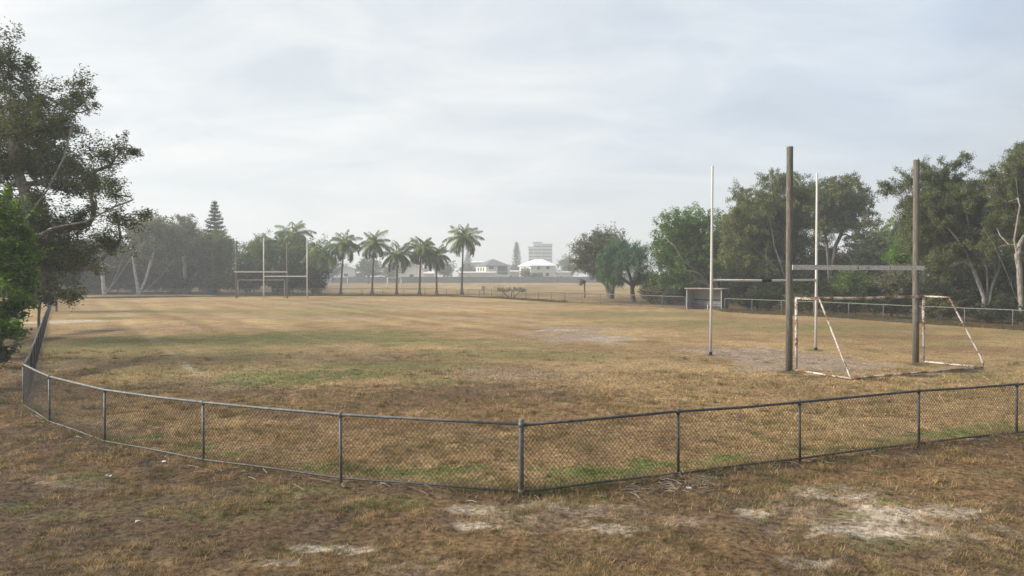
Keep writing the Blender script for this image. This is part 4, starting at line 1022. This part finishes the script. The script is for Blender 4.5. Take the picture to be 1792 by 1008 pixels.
d = 300.
for nm, lb, x0, xm, x1, eave, peak, rx0, rx1, wall, roof in (
        ('two_storey_house', 'two storey cream house with dark grey hipped roof and shaded balcony', 833, 851, 890, 464.5, 453, 861, 864, 'cream', 'roofgrey'),
        ('two_storey_house', 'two storey pale house with white hipped roof below the tower block', 909, 929, 972, 464.5, 453, 936, 950, 'whitewall', 'roofwhite')):
    X0, Xm, X1 = AT(x0, 0, d + 9)[0], AT(xm, 0, d)[0], AT(x1, 0, d)[0]
    ze, zp = AT(0, eave, d)[2], AT(0, peak, d)[2]
    t = thing(nm, lb, 'house', (Xm, d, 0), 'two storey houses behind the grey fence')
    m = MB(); plan = [(Xm, d), (X1, d), (X1 - 3.0, d + 9), (X0 , d + 9)]
    wedge_walls(m, plan, 0, ze); w = m.build('wall', M[wall], t)
    m = MB()
    cx_ = sum(p[0] for p in plan) / 4; cy_ = sum(p[1] for p in plan) / 4
    ev = [(p[0] + (p[0] - cx_) * .10, p[1] + (p[1] - cy_) * .14, ze - .05) for p in plan]
    r0_, r1_ = (AT(rx0, 0, d + 4.5)[0], d + 4.5, zp), (AT(rx1, 0, d + 4.5)[0], d + 4.5, zp)
    lo = [(q[0], q[1], q[2] - .3) for q in ev]
    m.add(ev + [r0_, r1_] + lo, [(0, 1, 5, 4), (1, 2, 5), (2, 3, 4, 5), (3, 0, 4), (6, 7, 1, 0), (7, 8, 2, 1), (8, 9, 3, 2), (9, 6, 0, 3), (9, 8, 7, 6)])
    m.build('roof', M[roof], t)
    if wall == 'cream':
        win(t, 855.5, 863.5, 465.8, 471, d); b_ = win(t, 871, 888, 465, 480, d); b_.name = 'balcony_shade_panel'  # shade of the balcony recess drawn as a flat dark panel
        m = MB(); q = AT(891, 0, d - .5); m.box((q[0], d - .5, ze / 2), (.45, .45, ze - .4)); m.build('veranda_post', M['whitewall'], t)
        m = MB(); q = AT(879.5, 0, d); m.box((q[0], d - .25, 4.5), (4.3, .12, .9)); m.build('balcony_rail', M['roofgrey'], t)
        fr = [(.3, 465.8, 470)]; sx = .25
    else:
        for a_ in ((940.5, 945, 466, 471.5), (956, 961.5, 466, 471), (955, 961, 477.5, 483), (935, 939, 477.5, 482)): win(t, *a_, d)
    ex = np.array([X0 - Xm, 9.0]); eL = np.linalg.norm(ex); eu = ex / eL          # windows on the receding lit face
    for s_ in (.25, .5, .75):
        p = np.array([Xm, d]) + ex * s_ + np.array([-eu[1], eu[0]]) * .03; m = MB(); m.box((p[0], p[1], ze - 1.6), (1.0, .16, 1.3), math.atan2(eu[1], eu[0])); m.build('window', M['glass'], t)

LOW = [  # px0, px1, roof top, roof bottom, depth, roof, wall, label
    (801, 868, 475.2, 478, 291, 'roofwhite', 'cream', 'long low outbuilding with thin white roof in front of the grey roofed house'),
    (888, 909, 473.2, 476, 310, 'roofwhite', 'whitewall', 'low white roofed carport between the two large houses'),
    (974, 1000, 474.5, 477.5, 300, 'roofwhite', 'whitewall', 'low white roofed shed right of the white roofed house'),
    (621, 635, 474.3, 478.2, 292, 'roofwhite', 'fencegrey', 'low flat white roofed shed behind the second palm trunk'),
    (740, 760, 474.3, 479.5, 292, 'roofwhite', 'cream', 'low white roofed shed right of the terracotta roof'),
    (822, 845, 456.5, 460, 350, 'roofwhite', 'whitewall', 'faint white roof behind the grey roofed house'),
]
for x0, x1, r0_, r1_, d, rf, wl, lb in LOW:
    a = AT(x0, r1_, d); b = AT(x1, r0_, d)
    t = thing('low_building', lb, 'shed', ((a[0] + b[0]) / 2, d, 0), 'low sheds behind the grey fence')
    m = MB(); m.box(((a[0] + b[0]) / 2, d + 3, a[2] / 2), (b[0] - a[0] - .6, 5.5, a[2])); m.build('wall', M[wl], t)
    m = MB(); m.add([(a[0], d - .3, a[2]), (b[0], d - .3, a[2]), (b[0], d - .3, a[2] + .3), (a[0], d - .3, a[2] + .3), (a[0], d + 6.2, b[2] - .3), (b[0], d + 6.2, b[2] - .3), (b[0], d + 6.2, b[2]), (a[0], d + 6.2, b[2])],
                    [(0, 1, 2, 3), (3, 2, 6, 7), (5, 4, 7, 6), (0, 4, 5, 1), (0, 3, 7, 4), (1, 5, 6, 2)]); m.build('roof', M[rf], t)
    m = MB(); m.box(((a[0] * .7 + b[0] * .3), d + .2, a[2] * .5), (1.0, .08, 1.2)); m.build('window', M['glass'], t)
for x0, xr, x1, top, eave, d, rf, wl, lb in ((690, 722, 745, 464, 473, 296, 'roofred', 'whitewall', 'single storey house with terracotta gabled roof behind the third and fourth palms'), (585, 606, 622, 465.5, 470.5, 300, 'roofwhite', 'whitewall', 'single storey house with white gabled roof beside the leaning palm trunk')):
    a = AT(x0, eave, d); b = AT(x1, eave, d); r = AT(xr, top, d)
    t = thing('gabled_house', lb, 'house', ((a[0] + b[0]) / 2, d, 0), 'single storey houses behind the grey fence')
    m = MB(); m.box(((a[0] + b[0]) / 2, d + 4, a[2] / 2), (b[0] - a[0] - 1, 8, a[2])); m.poly([(a[0] + .5, d, a[2]), (b[0] - .5, d, a[2]), (r[0], d, r[2] - .2)]); m.build('wall', M[wl], t)
    m = MB()
    for s0, s1 in (((a[0], a[2]), (r[0], r[2])), ((r[0], r[2]), (b[0], b[2]))):
        m.add([(s0[0], d - .5, s0[1]), (s1[0], d - .5, s1[1]), (s1[0], d + 9, s1[1]), (s0[0], d + 9, s0[1]), (s0[0], d - .5, s0[1] + .28), (s1[0], d - .5, s1[1] + .28), (s1[0], d + 9, s1[1] + .28), (s0[0], d + 9, s0[1] + .28)],
              [(3, 2, 1, 0), (4, 5, 6, 7), (0, 1, 5, 4), (1, 2, 6, 5), (2, 3, 7, 6), (3, 0, 4, 7)])
    m.build('roof', M[rf], t)
    m = MB(); m.box((a[0] * .45 + b[0] * .55, d - .03, a[2] * .55), (1.6, .1, 1.2)); m.build('window', M['glass'], t)

# tower block
d = 640.
t = thing('tower_block', 'hazy grey apartment tower with stacked balconies rising behind the white roofed house', 'tower', (AT(946, 0, d)[0], d, 0))
for nm, x0, x1, top, dy in (('left_wing', 925, 935, 432.5, 2.0), ('stair_core', 933.5, 948, 424.5, 0.), ('right_wing', 948.2, 966.5, 427.5, 1.0)):
    a = AT(x0, top, d); b = AT(x1, top, d); h = a[2]
    m = MB(); m.box(((a[0] + b[0]) / 2, d + dy + 8, h / 2), (b[0] - a[0], 16, h)); w = m.build(nm, M['tower'], t)
    z = 3.2; 
    while z < h - 2.2:
        m = MB(); m.box(((a[0] + b[0]) / 2, d + dy - .05, z + 1.15), (b[0] - a[0] - .9, .16, 1.5)); m.build('window_band', M['glass'], w)
        m = MB(); m.box(((a[0] + b[0]) / 2, d + dy - .45, z - .25), (b[0] - a[0] - .2, .9, .9)); m.build('balcony', M['tower'], w)
        z += 3.05
    m = MB(); m.box(((a[0] + b[0]) / 2, d + dy + 8, h + .3), (b[0] - a[0] + .9, 17, .5)); m.build('roof_slab', M['roofgrey'], w)

# ------------------------------------------------------------------ haze, sky, sun, camera
m = MB(); m.box((0, 530, 34), (2700, 1300, 76)); hz = m.build('haze', None)
hm = bpy.data.materials.new('haze'); hm.use_nodes = True; N = hm.node_tree.nodes; N.clear()
vo = N.new('ShaderNodeVolumePrincipled'); out = N.new('ShaderNodeOutputMaterial')
vo.inputs['Density'].default_value = .0013; vo.inputs['Color'].default_value = (.87, .94, 1, 1); vo.inputs['Anisotropy'].default_value = .25
hm.node_tree.links.new(vo.outputs[0], out.inputs['Volume'])
hz.data.materials.append(hm); tag(hz, 'pale morning haze over the whole field', None, None, 'stuff')

SUN_AZ, SUN_EL = -92, 28                             # degrees right of the view direction, above the horizon
W = bpy.data.worlds.new('World'); SC.world = W; W.use_nodes = True
N, L = W.node_tree.nodes, W.node_tree.links
bg = N['Background']; bg.inputs['Strength'].default_value = .15
sky = N.new('ShaderNodeTexSky'); sky.sky_type = 'NISHITA'; sky.sun_disc = False
sky.sun_elevation = math.radians(SUN_EL); sky.sun_rotation = math.radians(SUN_AZ); sky.air_density = 1.2; sky.dust_density = 3.0
tc = N.new('ShaderNodeTexCoord'); sp = N.new('ShaderNodeSeparateXYZ'); L.new(tc.outputs['Generated'], sp.inputs[0])


def math_(op, a, b=None, clamp=False):
    n = N.new('ShaderNodeMath'); n.operation = op; n.use_clamp = clamp
    for i, v in enumerate((a, b)):
        if v is None: continue
        if isinstance(v, (int, float)): n.inputs[i].default_value = v
        else: L.new(v, n.inputs[i])
    return n.outputs[0]


zz = math_('ADD', math_('MAXIMUM', sp.outputs['Z'], 0.0), .24)
cu = math_('DIVIDE', sp.outputs['X'], zz); cv = math_('DIVIDE', sp.outputs['Y'], zz)
cb_ = N.new('ShaderNodeCombineXYZ'); L.new(cu, cb_.inputs[0]); L.new(cv, cb_.inputs[1])
rot = N.new('ShaderNodeMapping'); rot.inputs['Rotation'].default_value = (0, 0, math.radians(24)); rot.inputs['Scale'].default_value = (.9, 1.5, 1)
L.new(cb_.outputs[0], rot.inputs[0])
n1 = N.new('ShaderNodeTexNoise'); n1.inputs['Scale'].default_value = 2.3; n1.inputs['Detail'].default_value = 7; n1.inputs['Roughness'].default_value = .54; n1.inputs['Distortion'].default_value = .5
n2 = N.new('ShaderNodeTexNoise'); n2.inputs['Scale'].default_value = .7; n2.inputs['Detail'].default_value = 4
L.new(rot.outputs[0], n1.inputs['Vector']); L.new(rot.outputs[0], n2.inputs['Vector'])
fsum = math_('ADD', math_('MULTIPLY', n1.outputs['Fac'], .6), math_('MULTIPLY', n2.outputs['Fac'], .4))
# thin cloud lets more light through ahead to the left; sky behind made darker
dp = N.new('ShaderNodeVectorMath'); dp.operation = 'DOT_PRODUCT'; L.new(tc.outputs['Generated'], dp.inputs[0])
sv = (math.sin(math.radians(SUN_AZ)) * math.cos(math.radians(SUN_EL)), math.cos(math.radians(SUN_AZ)) * math.cos(math.radians(SUN_EL)), math.sin(math.radians(SUN_EL)))
dp.inputs[1].default_value = (-.50, .66, .56)
glow = math_('POWER', math_('MULTIPLY', math_('ADD', dp.outputs['Value'], 1.0), .5, True), 3.0)
thick = ramp(N, [(.36, (3.2, 3.5, 3.88)), (.45, (3.75, 3.98, 4.25)), (.53, (4.3, 4.42, 4.5)), (.62, (4.95, 4.97, 4.92))])
L.new(fsum, thick.inputs['Fac'])
gr = ramp(N, [(.0, (.38, .41, .46)), (.2, (.55, .60, .67)), (.38, (.76, .85, .97)), (.7, (.98, .99, 1.0)), (1., (1.10, 1.08, 1.03))])  # lowest stops darken the unseen sky behind the camera to cut fill light
L.new(glow, gr.inputs['Fac'])
mu = N.new('ShaderNodeMix'); mu.data_type = 'RGBA'; mu.blend_type = 'MULTIPLY'; mu.inputs[0].default_value = 1
L.new(thick.outputs['Color'], mu.inputs[6]); L.new(gr.outputs['Color'], mu.inputs[7])
hzn = N.new('ShaderNodeMix'); hzn.data_type = 'RGBA'        # sky pales to even grey low down
hf = math_('POWER', math_('SUBTRACT', 1.0, math_('MAXIMUM', sp.outputs['Z'], 0.0), True), 9.0)
L.new(math_('MULTIPLY', hf, .8), hzn.inputs[0]); L.new(mu.outputs[2], hzn.inputs[6]); hzn.inputs[7].default_value = (4.2, 4.36, 4.46, 1)
mx = N.new('ShaderNodeMix'); mx.data_type = 'RGBA'; mx.inputs[0].default_value = .93
L.new(sky.outputs['Color'], mx.inputs[6]); L.new(hzn.outputs[2], mx.inputs[7])
L.new(mx.outputs[2], bg.inputs['Color'])

sd = bpy.data.lights.new('sun', 'SUN'); sd.energy = 5.0; sd.angle = math.radians(28); sd.color = (1.0, .915, .80)
so = bpy.data.objects.new('sun', sd); COL.objects.link(so)
from mathutils import Vector
so.rotation_euler = Vector(sv).to_track_quat('Z', 'Y').to_euler()

cam = bpy.data.cameras.new('camera'); co = bpy.data.objects.new('camera', cam); COL.objects.link(co)
co.location = (0, 0, CAMZ); co.rotation_euler = (math.radians(90), 0, 0)
cam.sensor_width = 36; cam.lens = 36 * F / 1792; cam.shift_y = (HZ - 504) / 1792
cam.clip_end = 5000
SC.camera = co
SC.view_settings.view_transform = 'Standard'; SC.view_settings.look = 'None'
SC.view_settings.exposure = .42; SC.view_settings.gamma = 1
SC.render.resolution_x, SC.render.resolution_y = 1024, 576
cy = SC.cycles
cy.max_bounces = 5; cy.diffuse_bounces = 3; cy.glossy_bounces = 2; cy.transmission_bounces = 2; cy.volume_bounces = 1; cy.transparent_max_bounces = 6
